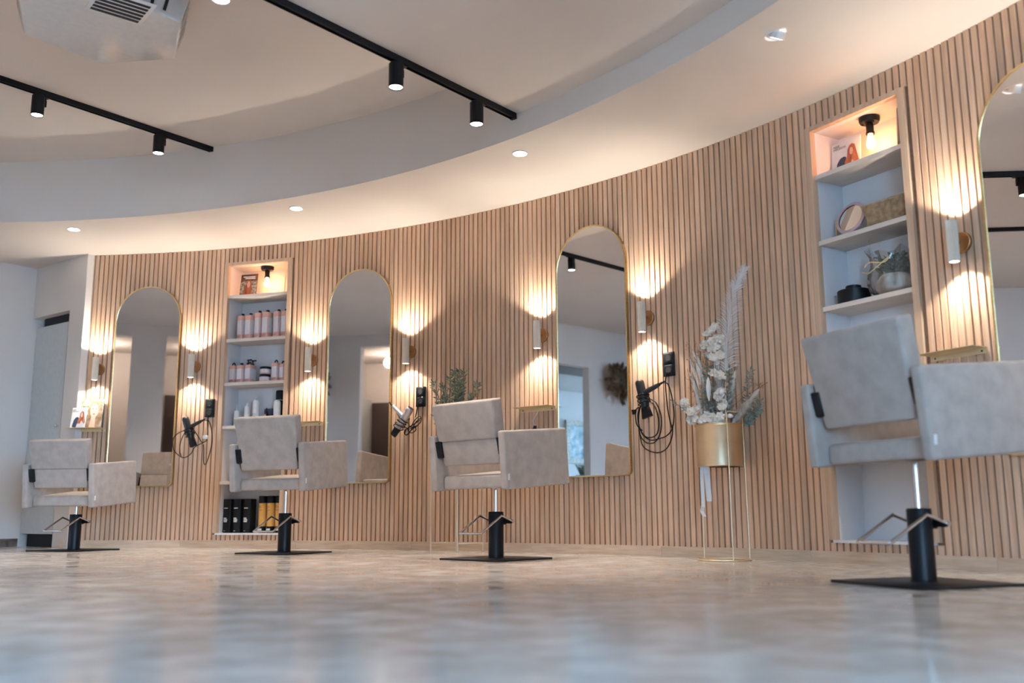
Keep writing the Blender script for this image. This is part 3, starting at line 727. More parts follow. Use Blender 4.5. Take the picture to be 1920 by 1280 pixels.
def socket(ang, z, lb):
    t = wall_thing('wall_socket', lb, 'socket', ang, z, 'double wall sockets')
    rbox('plate', -.041, .041, -.012, -.001, -.073, .073, M['black'], t, .003, 2)
    for s in (-1, 1):
        c = s * .036
        rbox('insert', -.031, .031, -.016, -.011, c - .031, c + .031, M['blackplastic'], t, .003, 2)
        ins = MB().lathe([(.021, 0), (.0195, -.002)], 24, mat=Matrix.Translation((0, -.0162, c)) @ Matrix.Rotation(PI / 2, 4, 'X'), cap=False).obj('rim', M['black'], t)
        MB().lathe([(.001, 0), (.019, 0)], 24, mat=Matrix.Translation((0, -.0164, c)) @ Matrix.Rotation(PI / 2, 4, 'X'), cap=False).obj('well', M['dark'], t)
        MB().box(-.003, .003, -.019, -.016, c - .019, c - .015).obj('earth_clip', M['chrome'], t)
    return t
socket(76.72, 1.09, 'black double socket beside the bottle niche')
socket(60.53, 1.09, 'black double socket between silver hairdryer and olive plant')
socket(42.87, 1.125, 'black double socket left of the gold planter')

# ---- hairdryers
def dryer(lb, ang, body_mat, top, bot, hand_end, rb, rh, nozzle, cords, cord_r=.0036, wraps=3, tail_cap=None, y=-.06, white_tag=None, plug=None):
    zb = min(top[1], bot[1]) - .05
    t = wall_thing('hairdryer', lb, 'hairdryer', ang, zb, 'hanging hairdryers')
    P = lambda q, yy=y: Vector((q[0], yy, q[1] - zb))
    a, b_ = P(top), P(bot); d = (b_ - a).normalized(); L_ = (b_ - a).length
    m = Matrix.Translation(a) @ d.to_track_quat('Z', 'Y').to_matrix().to_4x4()
    MB().lathe([(rb * .80, 0), (rb * .98, .008), (rb, .02), (rb * .98, L_ * .5), (rb * .82, L_ * .72), (rb * .72, L_ * .74)], 24, mat=m).obj('barrel', body_mat, t, 40)
    MB().lathe([(rb * .45, -.002), (rb * .78, -.002), (rb * .80, .004)], 24, mat=m).obj('intake_grille', tail_cap or M['blackplastic'], t, 40)
    nz = MB(); w0 = rb * .7; nw, nh = nozzle
    k = m @ Matrix.Translation((0, 0, L_ * .72)); ln = L_ * .28
    side = Vector((d.z, 0, -d.x)).normalized()
    q0 = a + d * (L_ * .72); q1 = b_
    yv = Vector((0, 1, 0))
    hull8('nozzle', [q0 - side * w0 - yv * w0, q0 + side * w0 - yv * w0, q0 + side * w0 + yv * w0, q0 - side * w0 + yv * w0, q1 - side * nw - yv * nh, q1 + side * nw - yv * nh, q1 + side * nw + yv * nh, q1 - side * nw + yv * nh], M['blackplastic'], t, .003, 2)
    hs = a + d * (L_ * .36); he = P(hand_end)
    MB().tube([hs, hs.lerp(he, .35), hs.lerp(he, .75), he], [rh * 1.1, rh, rh * .9, rh * .72], 14).obj('handle', body_mat, t, 50)
    hd = (he - hs).normalized()
    MB().tube([he, he + hd * .025, he + hd * .045], [rh * .5, rh * .4, cord_r], 10).obj('strain_relief', M['rubber'], t, 50)
    for i in range(wraps):                                             # cord wound round the barrel
        c = a + d * (L_ * (.42 + .09 * i)); r2 = rb * 1.22
        pts = [c + side * r2 * math.cos(2 * PI * j / 20) * 1.1 + yv * r2 * math.sin(2 * PI * j / 20) + d * (.006 * math.sin(2 * PI * j / 20 + i)) for j in range(20)]
        MB().tube(pts, cord_r, 6, True).obj('cord_wrap', M['rubber'], t, 60)
    for c in cords: MB().tube(spline([P(q[:2], q[2] if len(q) > 2 else -.03) for q in c], 8), cord_r, 6).obj('cord', M['rubber'], t, 60)
    # holder behind the barrel
    MB().cyl(hs + Vector((0, .004, 0)), (hs.x, -.002, hs.z), .010, n=12).obj('wall_hook', M['black'], t, 40)
    if white_tag: c = P(white_tag, -.04); rbox('cord_tag', c.x - .022, c.x + .022, c.y - .003, c.y + .003, c.z - .014, c.z + .014, M['white'], t, .002, 1)
    if plug: c = P(plug, -.04); MB().cyl(c + Vector((0, 0, .014)), c - Vector((0, 0, .014)), .017, .012, 14).obj('plug', M['rubber'], t, 40)
    return t
dryer('black hairdryer with looped cord beside the mirror by the door', 77.6, M['dryer'], (-.080, 1.012), (.008, .785), (.060, .982), .027, .016, (.026, .016),
      [[(.075, .99), (.110, .985), (.135, .93), (.150, .83), (.135, .74), (.100, .65, -.02), (.085, .66), (.080, .75), (.075, .80)],
       [(-.03, .92), (-.10, .915), (-.165, .885), (-.196, .838), (-.18, .76), (-.13, .715), (-.085, .700), (-.03, .73), (.0, .78), (.07, .815), (.10, .83)],
       [(-.03, .92), (-.09, .90), (-.125, .83), (-.13, .76), (-.115, .71)], [(-.01, .91), (.03, .86), (.06, .82), (.1, .835), (.108, .9), (.10, .97), (.105, 1.03)]], white_tag=(.093, .857))
dryer('silver hairdryer with bundled black cord right of its mirror', 61.6, M['silver'], (.072, 1.005), (-.080, .812), (-.085, 1.030), .029, .016, (.022, .010),
      [[(-.105, 1.045), (-.085, 1.01), (-.045, .94), (-.01, .885), (.04, .855)],
       [(.055, .87), (.09, .92), (.13, .945), (.145, .92), (.12, .885), (.08, .87), (.05, .84), (.02, .815), (.0, .83), (.01, .855), (.05, .875), (.10, .90), (.135, .92)],
       [(.06, .85), (.10, .905), (.138, .93), (.140, .905), (.105, .875), (.06, .85), (.03, .82), (.005, .822), (.02, .86), (.08, .89)],
       [(.052, .86), (.085, .875), (.10, .85), (.07, .83), (.04, .835), (.03, .86)],
       [(.095, .94), (.108, 1.0), (.120, 1.045), (.140, 1.062)]], wraps=4)
dryer('black hairdryer with orange ring hanging right of the pampas mirror', 43.9, M['dryer'], (-.068, 1.038), (-.012, .812), (.080, 1.002), .028, .016, (.036, .012),
      [[(.10, 1.013), (.125, 1.0), (.148, .93), (.160, .82), (.145, .74), (.105, .70), (.05, .685), (-.02, .68), (-.08, .72), (-.105, .79), (-.09, .88), (-.045, .925)],
       [(-.03, .925), (.02, .88), (.045, .80), (.035, .72), (-.01, .695), (-.06, .705), (-.10, .76), (-.11, .84), (-.08, .90), (-.04, .93)],
       [(-.02, .93), (.03, .90), (.065, .82), (.06, .73), (.02, .67), (-.04, .662), (-.09, .70), (-.105, .76), (-.085, .66), (-.04, .62), (.035, .602), (.10, .625), (.14, .69), (.148, .76)],
       [(.142, .74), (.120, .83), (.110, .92), (.106, 1.02), (.118, 1.075)],
       [(-.13, .85), (-.12, .78), (-.08, .74)], [(-.10, .885), (-.125, .87), (-.13, .855)]], tail_cap=M['orange'], plug=(-.13, .855))
# plug hanging below the third ledge
t = wall_thing('hanging_plug', 'black plug on pale cable hanging under the pampas mirror ledge', 'plug', 51.9, .80)
MB().tube(spline([(.01, -.01, .12), (.004, -.03, .09), (-.004, -.05, .055), (.006, -.045, .02)], 6), .003, 6).obj('cable', M['labelgrey'], t)
MB().cyl((.008, -.045, .022), (.002, -.045, -.012), .010, .014, 12).obj('plug_body', M['rubber'], t, 40)
MB().cyl((.002, -.045, .0), (-.025, -.05, -.006), .008, .006, 10).obj('plug_neck', M['rubber'], t, 40)

# ================================================================== CHAIRS
def make_chair(label, x, y, phi, dh, prot, seam):
    t = thing('salon_chair', label, 'chair', (x, y, 0), phi, 'greige salon chairs')
    pr = prot - phi
    pl = rbox('base_plate', -.223, .223, -.223, .223, 0, .009, M['black'], t, .0025, 1); pl.rotation_euler = (0, 0, pr)
    MB().lathe([(.046, .009), (.046, .012), (.0425, .014), (.0425, .256), (.040, .261), (.02, .262)], 32).obj('pump_post', M['black'], t, 40)
    MB().lathe([(.0115, .25), (.0115, .385 + dh)], 16).obj('lift_column', M['chrome'], t, 40)
    MB().cyl((-.022, .02, .255), (-.022, .02, .38 + dh), .0045, n=8).obj('lever_rod', M['chrome'], t, 40)
    fr = MB().tube(spline([(.080, .045, .208), (.080, .028, .214), (.080, -.040, .237), (.080, -.056, .232), (.080, -.198, .152), (.078, -.210, .146), (.066, -.213, .145),
                           (-.066, -.213, .145), (-.078, -.210, .146), (-.080, -.198, .152), (-.080, -.056, .232), (-.080, -.040, .237), (-.080, .028, .214), (-.080, .045, .208)], 3), .0062, 10).obj('footrest', M['chrome'], t, 60)
    fr.rotation_euler = (0, 0, pr)
    for s in (-1, 1): MB().lathe([(.009, -.008), (.010, 0), (.009, .010)], 12, mat=Matrix.Translation((s * .080, .045, .208)) @ Matrix.Rotation(PI / 2, 4, 'Y')).obj('end_knob', M['chrome'], fr, 40)
    cl = MB().box(-.075, .075, .030, .050, .196, .218).box(-.03, .03, .02, .05, .19, .224).obj('footrest_clamp', M['black'], t); cl.rotation_euler = (0, 0, pr)
    rbox('seat_plate', -.04, .04, -.05, .05, .393 + dh, .415 + dh, M['black'], t, .004, 1)
    rise = math.tan(rad(5))
    ws, y0, y1 = .238, -.181, .275
    zz = lambda yy, z: z + dh + (yy - y0) * rise
    hull8('seat', [(-ws, y0, zz(y0, .384)), (ws, y0, zz(y0, .384)), (ws, y1, zz(y1, .384)), (-ws, y1, zz(y1, .384)), (-ws, y0, zz(y0, .459)), (ws, y0, zz(y0, .459)), (ws, y1, zz(y1, .465)), (-ws, y1, zz(y1, .465))], M['suede'], t, .016, 4)
    for s in (-1, 1):
        xo, xi = s * .289, s * .241
        x0, x1 = min(xo, xi), max(xo, xi)
        rt_, rb_, ft_, fb_ = (-.258, .685), (-.228, .374), (.283, .733), (.313, .417)
        hull8('armrest', [(x0, rb_[0], rb_[1] + dh), (x1, rb_[0], rb_[1] + dh), (x1, fb_[0], fb_[1] + dh), (x0, fb_[0], fb_[1] + dh), (x0, rt_[0], rt_[1] + dh), (x1, rt_[0], rt_[1] + dh), (x1, ft_[0], ft_[1] + dh), (x0, ft_[0], ft_[1] + dh)], M['suede'], t, .013, 4)
    # backrest: rear face from low to high
    lo, hi = Vector((.214, -.209, .512 + dh)), Vector((.237, -.289, .852 + dh)); th = Vector((0, .075, .018))
    def slab(name, f0, f1, inset=0, bev=.013):
        a, b_ = lo.lerp(hi, f0), lo.lerp(hi, f1); i = Vector((0, inset, 0))
        cs = []
        for p in (a, b_):
            cs += [Vector((-p.x, p.y, p.z)) + i, Vector((p.x, p.y, p.z)) + i, Vector((p.x, p.y, p.z)) + th, Vector((-p.x, p.y, p.z)) + th]
        return hull8(name, cs, M['suede'], t, bev, 4)
    if seam:
        slab('lower_back_panel', 0, .41, .008); slab('backrest', .395, 1)
    else: slab('backrest', 0, 1)
    for s in (-1, 1):
        c = lo.lerp(hi, .27); e = lo.lerp(hi, .02).lerp(lo.lerp(hi, .50), 0)
        c0, c1 = lo.lerp(hi, .14), lo.lerp(hi, .41)
        x0, x1 = (-.243, -.198) if s < 0 else (.222, .243)
        hull8('hinge_bracket', [(x0, c0.y - .006, c0.z), (x1, c0.y - .006, c0.z), (x1, c0.y + .05, c0.z), (x0, c0.y + .05, c0.z), (x0, c1.y - .006, c1.z), (x1, c1.y - .006, c1.z), (x1, c1.y + .05, c1.z), (x0, c1.y + .05, c1.z)], M['black'], t, .006, 2)
    rbox('sewn_tag', .2885, .2900, -.222, -.208, .425 + dh, .458 + dh, M['white'], t, .0005, 1)
    return t
make_chair('suede salon chair nearest the door, its seat set lowest', -3.220, 7.206, -.184, -.067, -.371, True)
make_chair('suede salon chair in front of the bottle niche', -1.514, 6.504, -.356, .023, -.476, False)
make_chair('suede salon chair in front of the potted olive plant', -.095, 5.485, -.720, 0, -.720, True)
make_chair('largest suede salon chair, before the round mirror niche', 1.439, 3.466, -1.138, .037, -1.20, False)

# ================================================================== PLANTS
# gold planter stand with dried flowers
PL = wp(38.82, 0, 6.50); PL.z = 0
t = thing('planter_stand', 'round gold planter on thin wire legs below the dried flowers', 'planter', PL, 0)
MB().tube([(.138 * math.cos(2 * PI * k / 40), .138 * math.sin(2 * PI * k / 40), .004) for k in range(40)], .004, 8, True).obj('base_ring', M['palegold'], t, 60)
p = lambda a, r, z: (r * math.cos(rad(a)), r * math.sin(rad(a)), z)
MB().tube([p(-83, .138, .004), p(-83, .135, .45), p(-83, .132, .772), p(-79, .129, .780), p(-34, .129, .780), p(-30, .132, .772), p(-30, .135, .45), p(-30, .138, .004)], .0032, 8).obj('wire_legs', M['palegold'], t, 60)
MB().tube([p(128, .138, .004), p(128, .135, .45), p(128, .132, .716)], .0032, 8).obj('wire_leg', M['palegold'], t, 60)
MB().lathe([(.10, .493), (.122, .494), (.124, .500), (.126, .712), (.129, .716), (.129, .720), (.124, .720), (.122, .70), (.02, .69)], 48, cap=False).obj('pot', M['goldpot'], t, 40)
MB().tube([(.1275 * math.cos(2 * PI * k / 40), .1275 * math.sin(2 * PI * k / 40), .712) for k in range(40)], .003, 6, True).obj('rim', M['gold'], t, 60)

BQ = thing('dried_bouquet', 'tall arrangement of dried flowers, feather and eucalyptus in gold planter', 'flowers', PL + Vector((0, 0, .69)), 0)
S = .00294
def bq(px, py, y=0):
    x = (px - 1348) * S
    return Vector((x, min(y, (.125 - .78 * x) / .63), (797.5 - py) * S + .026))
# tall feather
sp = spline([bq(1358, 800, -.03), bq(1361, 740, -.03), bq(1364, 690, -.02), bq(1369, 640, -.02), bq(1378, 585, -.01), bq(1391, 535, 0), bq(1408, 500, .01)], 12)
n = len(sp)
MB().tube(sp, [.0036 * (1 - .75 * k / (n - 1)) for k in range(n)], 6).obj('feather_quill', M['feather'], BQ, 60)
br = MB()
for i in range(22, n - 1):
    f = (i - 22) / (n - 23); d = (sp[i + 1] - sp[i]).normalized(); s_ = Vector((d.z, 0, -d.x))
    for q in range(3 if f < .7 else 7):
        for sg in (-1, 1):
            p = sp[i].lerp(sp[i + 1], q / (3 if f < .7 else 7)); ln = (.075 + .03 * random.random()) * (1 - .65 * max(0, f - .45) / .55)
            up_ = .5 + .5 * f
            e = p + (s_ * sg * .8 + d * up_).normalized() * ln + Vector((0, random.uniform(-.03, .03), -random.uniform(0, .02) * (1 - f)))
            m_ = p.lerp(e, .55) + d * ln * .12
            w_ = .0013
            br.add([p - d * w_, m_ - d * w_, e, m_ + d * w_, p + d * w_], [(0, 1, 3, 4), (1, 2, 3)])
for k in range(90):
    p = sp[-1].lerp(sp[-14], random.random() ** .7); d = (sp[-1] - sp[-6]).normalized(); s_ = Vector((d.z, 0, -d.x)) * random.uniform(-1, 1)
    e = p + d * random.uniform(.03, .06) + s_ * .022 + Vector((0, random.uniform(-.012, .012), 0)); q = s_.normalized() * .002 if s_.length > .01 else Vector((.002, 0, 0))
    br.add([p - q, p + q, e], [(0, 1, 2)])
tag(br.obj('feather_barbs', M['feather'], BQ), kind='stuff')
def plume(name, a, b_, wid, mat, cnt=420, par=None, lean=.5, wstr=.0030):
    mb = MB(); a, b_ = Vector(a), Vector(b_); ax = (b_ - a); L_ = ax.length; ax.normalize(); o1 = ax.orthogonal().normalized(); o2 = ax.cross(o1)
    mb.tube([a, a.lerp(b_, .5), b_], [.002, .0018, .001], 5)
    for k in range(cnt):
        f = random.random(); an = random.uniform(0, 2 * PI); w_ = wid * (math.sin(PI * min(1, f * .85 + .15)) ** .7)
        rd = o1 * math.cos(an) + o2 * math.sin(an); p = a.lerp(b_, f) ; e = p + rd * w_ * random.uniform(.5, 1) + ax * L_ * random.uniform(.08, .22) * lean * 2 + Vector((0, 0, -.006))
        s_ = rd.cross(ax) * wstr
        m_ = p.lerp(e, .5) + ax * .008
        mb.add([p - s_, m_ - s_, e, m_ + s_, p + s_], [(0, 1, 3, 4), (1, 2, 3)])
    return tag(mb.obj(name, mat, par or BQ), kind='stuff')
for a_, b_, w_, c_ in [((1366, 800, -.06), (1410, 742, -.10), .040, 1100), ((1352, 800, 0), (1350, 688, 0), .050, 1300), ((1362, 790, .02), (1380, 708, .0), .038, 800), ((1330, 790, .02), (1322, 700, .02), .036, 800),
                       ((1318, 790, -.03), (1304, 728, -.03), .024, 450), ((1340, 795, .03), (1336, 720, .03), .05, 900), ((1372, 795, .0), (1392, 760, -.03), .035, 500)]:
    plume('pampas_plume', bq(*a_), bq(*b_), w_ * 1.25, M['pampas'], c_)
# bleached curled leaves on the left
for k, (x0, y0, x1, y1) in enumerate([(1322, 790, 1303, 652), (1320, 790, 1297, 668), (1324, 790, 1312, 660), (1322, 790, 1294, 690), (1326, 790, 1318, 668)]):
    mb = MB(); a, b_ = bq(x0, y0, -.02), bq(x1, y1, -.02 + .01 * k); mid = a.lerp(b_, .55) + Vector((.014, 0, 0)); p = spline([a, mid, b_], 8)
    for i in range(len(p) - 1):
        f0, f1 = i / (len(p) - 1), (i + 1) / (len(p) - 1); w0, w1 = [.001 + .008 * max(0, math.sin(PI * max(0, (f - .45) / .55))) for f in (f0, f1)]
        mb.add([p[i] - Vector((w0, 0, 0)), p[i] + Vector((w0, .004, 0)), p[i + 1] + Vector((w1, .004, 0)), p[i + 1] - Vector((w1, 0, 0))], [(0, 1, 2, 3)])
    mb.obj('bleached_leaf', M['dried'], BQ)
def petals(mb, c, r, cnt=6):
    c = Vector(c); ph = random.uniform(0, 6)
    tilt = Vector((random.uniform(-.5, .5), -1, random.uniform(-.3, .6))).normalized(); o1 = tilt.orthogonal().normalized(); o2 = tilt.cross(o1)
    for k in range(cnt):
        a = ph + 2 * PI * k / cnt; d = o1 * math.cos(a) + o2 * math.sin(a) + tilt * .35
        leaf_quad(mb, c, d, r, r * .85, tilt, .12)
for sname, base, heads in [('blossom_spray', (1344, 795), [(1340, 619), (1333, 626), (1347, 612), (1326, 645), (1322, 650), (1339, 640), (1345, 650), (1356, 648), (1360, 655), (1331, 668), (1338, 672), (1347, 678), (1354, 668), (1345, 690), (1340, 700), (1352, 705), (1336, 655), (1351, 637)]),
                           ('blossom_spray', (1322, 797), [(1279, 758), (1286, 764), (1283, 756), (1292, 775), (1298, 782), (1294, 788), (1303, 786), (1299, 772)]),
                           ('blossom_spray', (1336, 800), [(1318, 787), (1326, 792), (1332, 784), (1340, 790), (1346, 783), (1322, 780), (1354, 790), (1330, 796), (1312, 790)]),
                           ('blossom_spray', (1350, 800), [(1349, 737), (1348, 741), (1352, 752), (1356, 760), (1349, 766), (1344, 745)])]:
    fl = MB(); stx = MB(); y = -.05 if base[1] > 795 else -.02
    for (hx, hy) in heads:
        c = bq(hx, hy, y + random.uniform(-.03, .03)); petals(fl, c, random.uniform(.024, .034)); petals(fl, c + Vector((.004, -.004, .003)), .021, 5); petals(fl, c + Vector((random.uniform(-.02, .02), random.uniform(-.02, .02), random.uniform(-.02, .02))), .017, 5)
        b0 = bq(base[0], base[1], 0); stx.tube([b0, b0.lerp(c, .6) + Vector((0, 0, .02)), c], .0011, 4)
    o = tag(fl.obj(sname, M['dried'], BQ), kind='stuff'); stx.obj('stems', M['twig'], o)
# white bud leaf
MB().lathe([(.001, 0), (.010, .03), (.014, .07), (.010, .11), (.001, .135)], 10, c=tuple(bq(1327, 755, -.07))).obj('lily_bud', M['ribbon'], BQ, 60)
MB().lathe([(.001, 0), (.012, .006), (.016, .018), (.012, .030), (.001, .036)], 12, c=tuple(bq(1349, 745, -.09))).obj('round_bud', M['ribbon'], BQ, 60)
MB().lathe([(.001, 0), (.016, .004), (.019, .012), (.012, .022), (.001, .025)], 12, c=tuple(bq(1360, 788, -.12))).obj('round_bud', M['ribbon'], BQ, 60)
def sprig(name, a, b_, cnt, L_, W_, mat, par=None, y=0):
    lfm = MB(); a, b_ = Vector(a), Vector(b_); mid = a.lerp(b_, .5) + Vector((random.uniform(-.01, .01), 0, .01)); p = spline([a, mid, b_], 12); n = len(p)
    for k in range(cnt):
        f = .25 + .75 * k / cnt; q = p[min(n - 1, int(f * (n - 1)))]; d = (p[min(n - 1, int(f * (n - 1)) + 1)] - p[max(0, int(f * (n - 1)) - 1)]).normalized()
        s_ = Vector((d.z, random.uniform(-.7, .7), -d.x)) * (1 if k % 2 else -1)
        leaf_quad(lfm, q, s_ + d * .5, L_ * random.uniform(.7, 1.1), W_, Vector((0, -1, .2)))
    leaf_quad(lfm, p[-1], p[-1] - p[-3], L_ * .8, W_, Vector((0, -1, 0)))
    o = tag(lfm.obj(name, mat, par or BQ), kind='stuff'); MB().tube(p, .0014, 5).obj('sprig_stem', M['bark'], o); return o
for a_, b_, c_, l_, w_ in [((1392, 800), (1407, 697), 26, .030, .008), ((1390, 800), (1420, 770), 18, .034, .012), ((1388, 800), (1410, 745), 20, .032, .010), ((1384, 800), (1405, 790), 14, .034, .013),
                           ((1360, 800), (1370, 692), 16, .034, .014), ((1332, 800), (1330, 688), 18, .034, .014), ((1325, 800), (1318, 730), 14, .026, .008), ((1312, 792), (1262, 752), 12, .018, .006), ((1395, 800), (1422, 755), 16, .03, .010)]:
    sprig('eucalyptus_sprig', bq(*a_, -.03), bq(*b_, -.04 + random.uniform(-.02, .03)), c_, l_, w_, M['euca'])
tw = MB()
for k in range(60):
    x0 = random.uniform(1318, 1385); cx = random.choice([1300, 1304, 1310, 1375, 1390, 1418, 1320, 1340, 1360]); cy = random.uniform(640, 760) if cx not in (1418,) else random.uniform(715, 730)
    a_ = bq(x0, 797, random.uniform(-.04, .04)); b_ = bq(cx + random.uniform(-8, 12), cy, random.uniform(-.05, .05)); tw.tube([a_, a_.lerp(b_, .6) + Vector((0, 0, .015)), b_], .0008, 3)
    for q in range(4): e = b_ + Vector((random.uniform(-.02, .02), random.uniform(-.01, .01), random.uniform(-.02, .02))); tw.tube([b_.lerp(a_, .04 * q), e], .0007, 3); leaf_quad(tw, e, Vector((random.uniform(-1, 1), 0, 1)), .006, .005)
tag(tw.obj('dried_twigs', M['twig'], BQ), kind='stuff')
# white ribbon below the pot
t = thing('hanging_ribbon', 'white ribbon hanging down under the gold planter', 'ribbon', PL + Vector((-.115, -.03, .23)), 0)
def strip(pts, w_): 
    mb = MB()
    for i in range(len(pts) - 1):
        a_, b_ = Vector(pts[i]), Vector(pts[i + 1]); mb.add([a_ - Vector((w_, 0, 0)), a_ + Vector((w_, .004, 0)), b_ + Vector((w_, .004, 0)), b_ - Vector((w_, 0, 0))], [(0, 1, 2, 3)])
    return mb
strip(spline([(.008, 0, .268), (.006, -.004, .16), (.008, .0, .08), (.004, -.01, .05), (.0, .005, .03), (.012, -.006, 0)], 6), .010).obj('ribbon_tail', M['ribbon'], t)
strip(spline([(.032, 0, .268), (.036, -.004, .18), (.042, .002, .08)], 6), .015).obj('ribbon_band', M['ribbon'], t)

# olive plant on a thin-legged stand behind the third chair
PO = Vector((-.37, 6.47, 0))
t = thing('plant_stand', 'thin pale wire stand behind the third chair', 'plant stand', PO, 0)
for k in range(4):
    a = PI / 2 * k + .08; r_ = .172
    MB().cyl((r_ * math.cos(a), r_ * math.sin(a), 0), (r_ * math.cos(a), r_ * math.sin(a), .60), .0045, n=8).obj('leg', M['cream'], t, 40)
q = [(.172 * math.cos(PI / 2 * k + .08), .172 * math.sin(PI / 2 * k + .08)) for k in range(4)]
for i, j in ((2, 1), (3, 0)): MB().cyl((*q[i], .062), (*q[j], .062), .004, n=8).obj('crossbar', M['cream'], t, 40)
MB().tube([(x, y, .60) for x, y in q], .0045, 8, True).obj('top_frame', M['cream'], t, 40)
MB().prism([(x * 1.0, y * 1.0) for x, y in q], .604, .612).obj('top_tray', M['cream'], t)
t = thing('olive_plant', 'small potted olive tree rising above the third chair', 'plant', PO + Vector((0, 0, .612)), 0)
MB().lathe([(.075, 0), (.085, .006), (.11, .20), (.115, .205), (.115, .215), (.105, .215), (.10, .19), (.01, .185)], 36, cap=False).obj('pot', M['terracotta'], t, 40)
lf = MB(); stm = MB()
for k in range(24):
    tx = random.uniform(-.15, .13); ty = random.uniform(-.09, .07); tz = .60 - abs(tx + .01) * 1.6 + random.uniform(-.12, .01)
    if k == 0: tx, tz = -.15, .50
    if k == 1: tx, tz = .135, .50
    if k in (2, 3): tx, tz = -.05 + .03 * k, .595
    p = spline([(0, 0, .19), (tx * .35, ty * .4, .30), (tx * .8, ty, tz * .8), (tx, ty, tz)], 8); stm.tube(p, [.004 * (1 - .7 * i / (len(p) - 1)) for i in range(len(p))], 5)
    n = len(p)
    for i in range(int(n * .35), n):
        for s_ in range(3):
            d = (p[i] - p[i - 1]).normalized(); an = random.uniform(0, 2 * PI); o1 = d.orthogonal().normalized(); o2 = d.cross(o1)
            leaf_quad(lf, p[i], d * .7 + o1 * math.cos(an) + o2 * math.sin(an), random.uniform(.034, .052), random.uniform(.008, .012))
stm.obj('branches', M['bark'], t, 60); tag(lf.obj('foliage', M['leaf'], t), kind='stuff')

# ================================================================== CEILING FITTINGS
def track_spot(lb, p, zt, rz=0, power=None):
    t = thing('track_spotlight', lb, 'spotlight', (p.x, p.y, zt - .172), rz, 'black track spotlights')
    MB().box(-.045, .045, -.016, .016, .130, .1375).obj('adapter', M['black'], t)
    MB().cyl((.024, 0, .085), (.024, 0, .134), .006, n=10).obj('stem', M['black'], t, 40)
    MB().box(.012, .030, -.006, .006, .070, .110).obj('pivot_bracket', M['black'], t)
    MB().lathe([(.033, .004), (.036, 0), (.0375, 0), (.0375, .126), (.034, .129), (.005, .129)], 28, c=(-.020, 0, 0), cap=False).obj('lamp_body', M['black'], t, 40)
    MB().lathe([(.0335, .004), (.028, .020), (.001, .022)], 24, c=(-.020, 0, 0), cap=False).obj('lens', M['glowcool'], t, 60)
    light('spot_light', 'SPOT', t, (-.020, 0, .002), power or SPOT_W, NEUTRAL, .02, spot_size=rad(70 if power is None else 115), spot_blend=.6)
    return t
def track(lb, a, b_, zt):
    d = (b_ - a); t = thing('ceiling_track', lb, 'lighting track', (a.x, a.y, zt - .034), math.atan2(d.y, d.x))
    L_ = Vector((d.x, d.y, 0)).length
    MB().box(0, L_, -.017, -.012, 0, .034).box(0, L_, .012, .017, 0, .034).box(0, L_, -.012, .012, .010, .034).obj('rail', M['black'], t)
    MB().box(L_, L_ + .02, -.018, .018, -.002, .034).obj('end_cap', M['blackplastic'], t)
T1A, T1B = Vector((-3.09, 5.449, 0)), Vector((-2.144, 6.639, 0)); D1 = (T1B - T1A).normalized()
track('black lighting track over the left of the salon', T1A - D1 * 3.6, T1B - D1 * .05, HIGH)
track('black lighting track running along the edge of the lower ceiling', T2A - TD * 3.6, T2B - TD * .035, LOW)
rz1, rz2 = math.atan2(D1.y, D1.x), math.atan2(TD.y, TD.x)
def on(a, d, p): return a + d * ((Vector((p[0], p[1], 0)) - a).dot(d))
track_spot('track spotlight at the upper left edge of the picture', on(T1A, D1, (-2.93, 5.65)), HIGH, rz=rz1)
track_spot('track spotlight near the end of the left track', on(T1A, D1, (-2.40, 6.29)), HIGH, rz=rz1)
track_spot('middle spotlight on the track along the lower ceiling', on(T2A, TD, (-.57, 4.575)), LOW, rz=rz2)
track_spot('spotlight closest to the end of the lower ceiling track', on(T2A, TD, (-.195, 5.06)), LOW, rz=rz2)
track_spot('added fill spotlight on the left track, behind the air conditioner', T1A - D1 * 1.4, HIGH, rz=rz1, power=44)  # this and the next three: unseen spots added for warm room fill
track_spot('added fill spotlight on the left track, furthest from the slatted wall', T1A - D1 * 2.8, HIGH, rz=rz1, power=40)
track_spot('added fill spotlight on the lower ceiling track, behind the camera', T2A - TD * 1.7, LOW, rz=rz2)
track_spot('added fill spotlight at the room end of the lower ceiling track', T2A - TD * 3.0, LOW, rz=rz2)

def downlight(ang, lb, tilted=False, at=None, power=None):
    p = at or wp(ang, H, 5.925); t = thing('downlight', lb, 'downlight', (p.x, p.y, p.z - .006), rad(ang - 90), 'recessed downlights')
    MB().lathe([(.040, .006), (.040, .001), (.047, -.001), (.048, .006)], 32, cap=False).obj('trim_ring', M['white'], t, 40)
    g = MB(); mt = Matrix.Translation((.01, 0, -.012)) @ Matrix.Rotation(.55, 4, 'Y') if tilted else Matrix.Identity(4)
    if tilted: MB().lathe([(.030, .03), (.036, .0), (.034, -.004), (.028, -.004)], 28, mat=mt, cap=False).obj('gimbal', M['white'], t, 40)
    MB().lathe([(.001, -.001), (.040 if not tilted else .030, -.001)], 28, mat=mt, cap=False).obj('lens', M['glowcool'], t)
    light('downlight_lamp', 'SPOT', t, (0, 0, -.012), power or DOWN_W, NEUTRAL, .03, spot_size=rad(95 if power is None else 130), spot_blend=.7)
downlight(84.1, 'recessed downlight above the mirror by the door')
downlight(66.0, 'recessed downlight between bottle niche and second mirror')
downlight(47.6, 'recessed downlight above the pampas mirror')
downlight(29.6, 'recessed downlight swivelled out of the soffit near the round mirror niche', True)
downlight(11.6, 'recessed downlight near the glazed front')
downlight(50, 'recessed downlight in the high ceiling beside the air conditioner', at=Vector((-1.492, 4.575, HIGH)))

